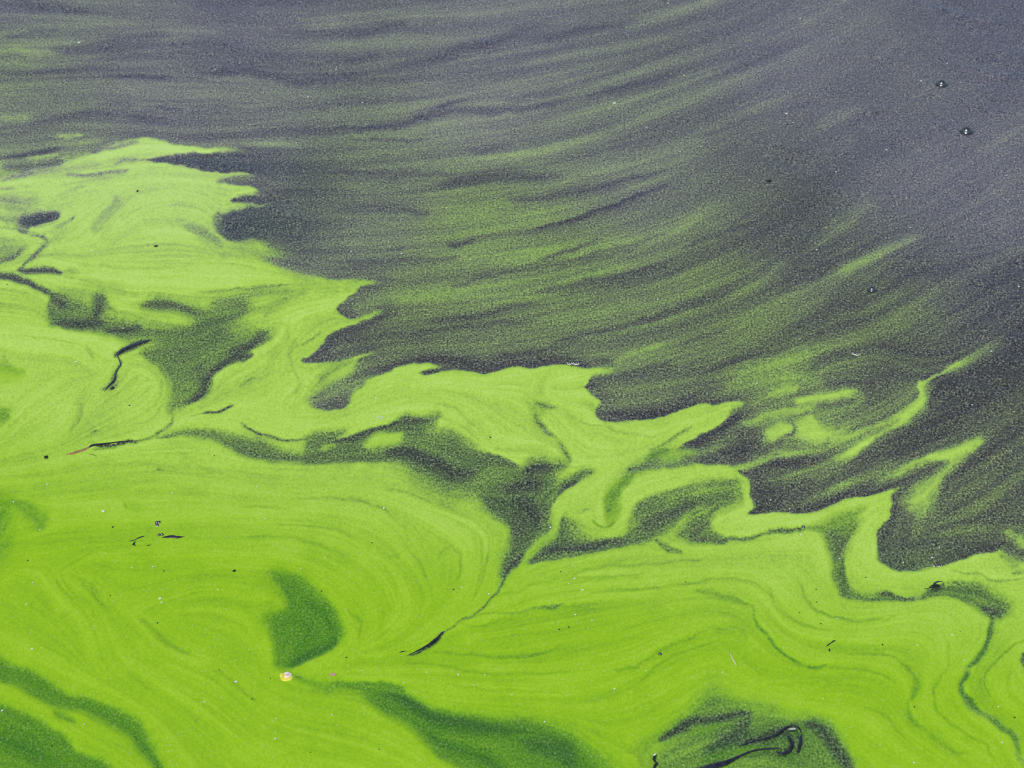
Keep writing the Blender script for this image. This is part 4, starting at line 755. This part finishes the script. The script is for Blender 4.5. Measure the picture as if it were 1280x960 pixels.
specks = [(138, 746), (268, 571), (162, 508), (9, 357), (630, 444), (613, 548), (1020, 738), (1021, 754), (999, 767), (1026, 781), (1166, 868), (1143, 885), (1268, 898), (1103, 807), (465, 680), (567, 738), (338, 849), (274, 839), (315, 875), (699, 788), (711, 785), (197, 780), (65, 933), (35, 702), (205, 715), (141, 660), (474, 938), (1082, 723), (857, 729), (701, 716), (1200, 791), (388, 942), (328, 694), (402, 740), (433, 823)]
scatter_things('dark_speck', 'speck', single_out('black speck on green algae', specks), 'black specks on the green mat', seedm, [(u, v, r_.uniform(.9, 1.5), r_.uniform(.9, 1.5), r_.uniform(0, 3)) for u, v in specks])
fl = [flake_mesh('fleck', M_WHITE, 40+q) for q in range(6)]
wet = [(99, 54, 2.6), (768, 130, 2.8), (453, 129, 1.6), (762, 137, 1.6), (1151, 102, 2.2), (1184, 80, 1.6), (1201, 104, 1.2), (983, 143, 2.4), (991, 154, 1.5), (1108, 188, 2), (1045, 216, 1.6), (876, 184, 1.6), (937, 226, 1.3), (850, 190, 1.6), (866, 213, 1.4), (1021, 313, 1.8), (1273, 359, 2), (822, 375, 2), (946, 480, 1.6), (1239, 440, 1.8), (1215, 507, 1.6), (1103, 461, 1.4), (502, 318, 1.8), (588, 325, 1.8), (855, 95, 1.4), (439, 315, 1.6), (707, 290, 1.4), (1000, 24, 1.8), (835, 5, 1.6), (520, 188, 1.4), (1138, 285, 1.5), (1258, 220, 1.3), (1226, 268, 1.4), (987, 637, 1.5), (963, 626, 1.6), (1129, 704, 1.6), (1165, 698, 1.8), (1174, 685, 1.4), (1233, 586, 1.3), (1145, 567, 1.3), (641, 120, 1.2), (631, 60, 1.2), (808, 160, 1.3), (838, 93, 1.2), (420, 88, 1.5), (385, 122, 1.5)]
scatter_things('pale_fleck', 'fleck', single_out('white fleck on dark water', wet), 'white flecks on the dark water', fl, [(u, v, q*.8, q*1.0, r_.uniform(0, 3)) for u, v, q in wet], .0006)
dry = [(129, 641, 3.2), (59, 607, 1.8), (480, 637, 2.4), (573, 845, 2.2), (768, 863, 2.2), (640, 870, 1.6), (718, 725, 2.2), (728, 739, 2.4), (719, 770, 2), (740, 777, 1.6), (735, 787, 1.4), (681, 904, 1.9), (1049, 700, 1.6), (1001, 670, 1.8), (1190, 795, 2), (688, 661, 2.2), (596, 628, 1.6), (344, 925, 2), (345, 900, 1.5), (415, 895, 1.6), (295, 854, 2.8), (40, 813, 2.4), (33, 757, 1.7), (41, 730, 1.6), (200, 750, 2.8), (202, 755, 1.8), (3, 890, 2.2), (105, 907, 1.6), (255, 879, 1.6), (273, 739, 1.5), (1252, 930, 1.9), (1142, 955, 1.8), (1248, 885, 1.8), (1205, 827, 1.7), (1147, 808, 1.6), (165, 711, 1.5), (191, 710, 1.7), (332, 650, 1.5), (407, 699, 1.6), (376, 712, 1.4), (577, 736, 1.8), (611, 744, 1.8), (215, 618, 1.5), (17, 629, 1.8), (50, 664, 1.6), (1046, 775, 1.4), (903, 842, 1.5), (1029, 875, 1.4), (807, 840, 1.3), (505, 855, 1.3), (592, 858, 1.4), (154, 412, 1.6), (154, 376, 1.5), (115, 315, 2), (122, 318, 1.6), (215, 243, 1.5), (185, 232, 1.4), (95, 454, 2.2), (62, 508, 1.5), (470, 500, 1.8), (313, 346, 1.8), (321, 610, 1.4), (452, 840, 1.2), (533, 842, 1.6), (606, 845, 1.5), (711, 731, 1.3)]
scatter_things('pale_fleck', 'fleck', single_out('white fleck on green algae', dry), 'white flecks on the green mat', fl, [(u, v, q*.75, q*1.0, r_.uniform(0, 3)) for u, v, q in dry], .0012)

# ---------------------------------------------------------------- loose algae colonies standing on the film (uncountable)
NG = 60000
ru = rng.uniform(0, 1, (NG*3, 2)); gu = -40+ru[:, 0]*1360; gv = -30+ru[:, 1]*1010
dd = FD[(gv+OY).astype(int), (gu+OX).astype(int)]; kk = FK[(gv+OY).astype(int), (gu+OX).astype(int)]
keep = rng.uniform(0, 1, len(dd)) < np.clip(.25+dd*1.1, 0, 1)*(1-smooth((dd-.6)/.3))
gu, gv, kk = gu[keep][:NG], gv[keep][:NG], kk[keep][:NG]
y = -(gv-480)/F_PX; tt = CAM_H/(math.sin(PITCH)-y*math.cos(PITCH)); wxp = (gu-640)/F_PX*tt; wyp = (math.cos(PITCH)+y*math.sin(PITCH))*tt
sz = rng.uniform(.00022, .00050, len(gu)); th = rng.uniform(0, 6.28, len(gu))
ctr = np.stack([wxp, wyp, np.full_like(wxp, .0002)], -1); vs_ = [ctr+np.stack([np.cos(th+2.094*q)*sz, np.sin(th+2.094*q)*sz, 0*sz], -1) for q in range(3)]+[ctr+np.stack([0*sz, 0*sz, sz*1.3], -1)]
gvv = np.stack(vs_, 1).reshape(-1, 3).astype(np.float32); base = np.arange(len(gu))*4
tri = np.stack([np.stack([base, base+1, base+3], -1), np.stack([base+1, base+2, base+3], -1), np.stack([base+2, base, base+3], -1)], 1).reshape(-1, 3)
me = bpy.data.meshes.new('algae_colonies'); me.vertices.add(len(gvv)); me.vertices.foreach_set('co', gvv.ravel())
me.loops.add(tri.size); me.loops.foreach_set('vertex_index', tri.astype(np.int32).ravel()); me.polygons.add(len(tri)); me.polygons.foreach_set('loop_start', np.arange(0, tri.size, 3, dtype=np.int32))
tint = rng.uniform(.6, 1.5, len(gu))[:, None]; k_ = kk[:, None]
gc = (np.array([.13, .20, .06])*(1-k_)+np.array([.20, .20, .19])*k_)*tint
gc = np.repeat(np.concatenate([gc, np.ones_like(k_)], 1), 4, 0).astype(np.float32)
at = me.attributes.new('tint', 'FLOAT_COLOR', 'POINT'); at.data.foreach_set('color', gc.ravel()); me.update(calc_edges=True)
m, N, L, B = new_mat('algae_colony'); a_ = N.new('ShaderNodeAttribute'); a_.attribute_name = 'tint'; L.new(a_.outputs['Color'], B.inputs['Base Color']); B.inputs['Roughness'].default_value = .6
o = link_mesh('algae_colonies', me, m); o['kind'] = 'stuff'; o['label'] = 'fine grains of algae drifting on the dark open water'; o['category'] = 'algae'
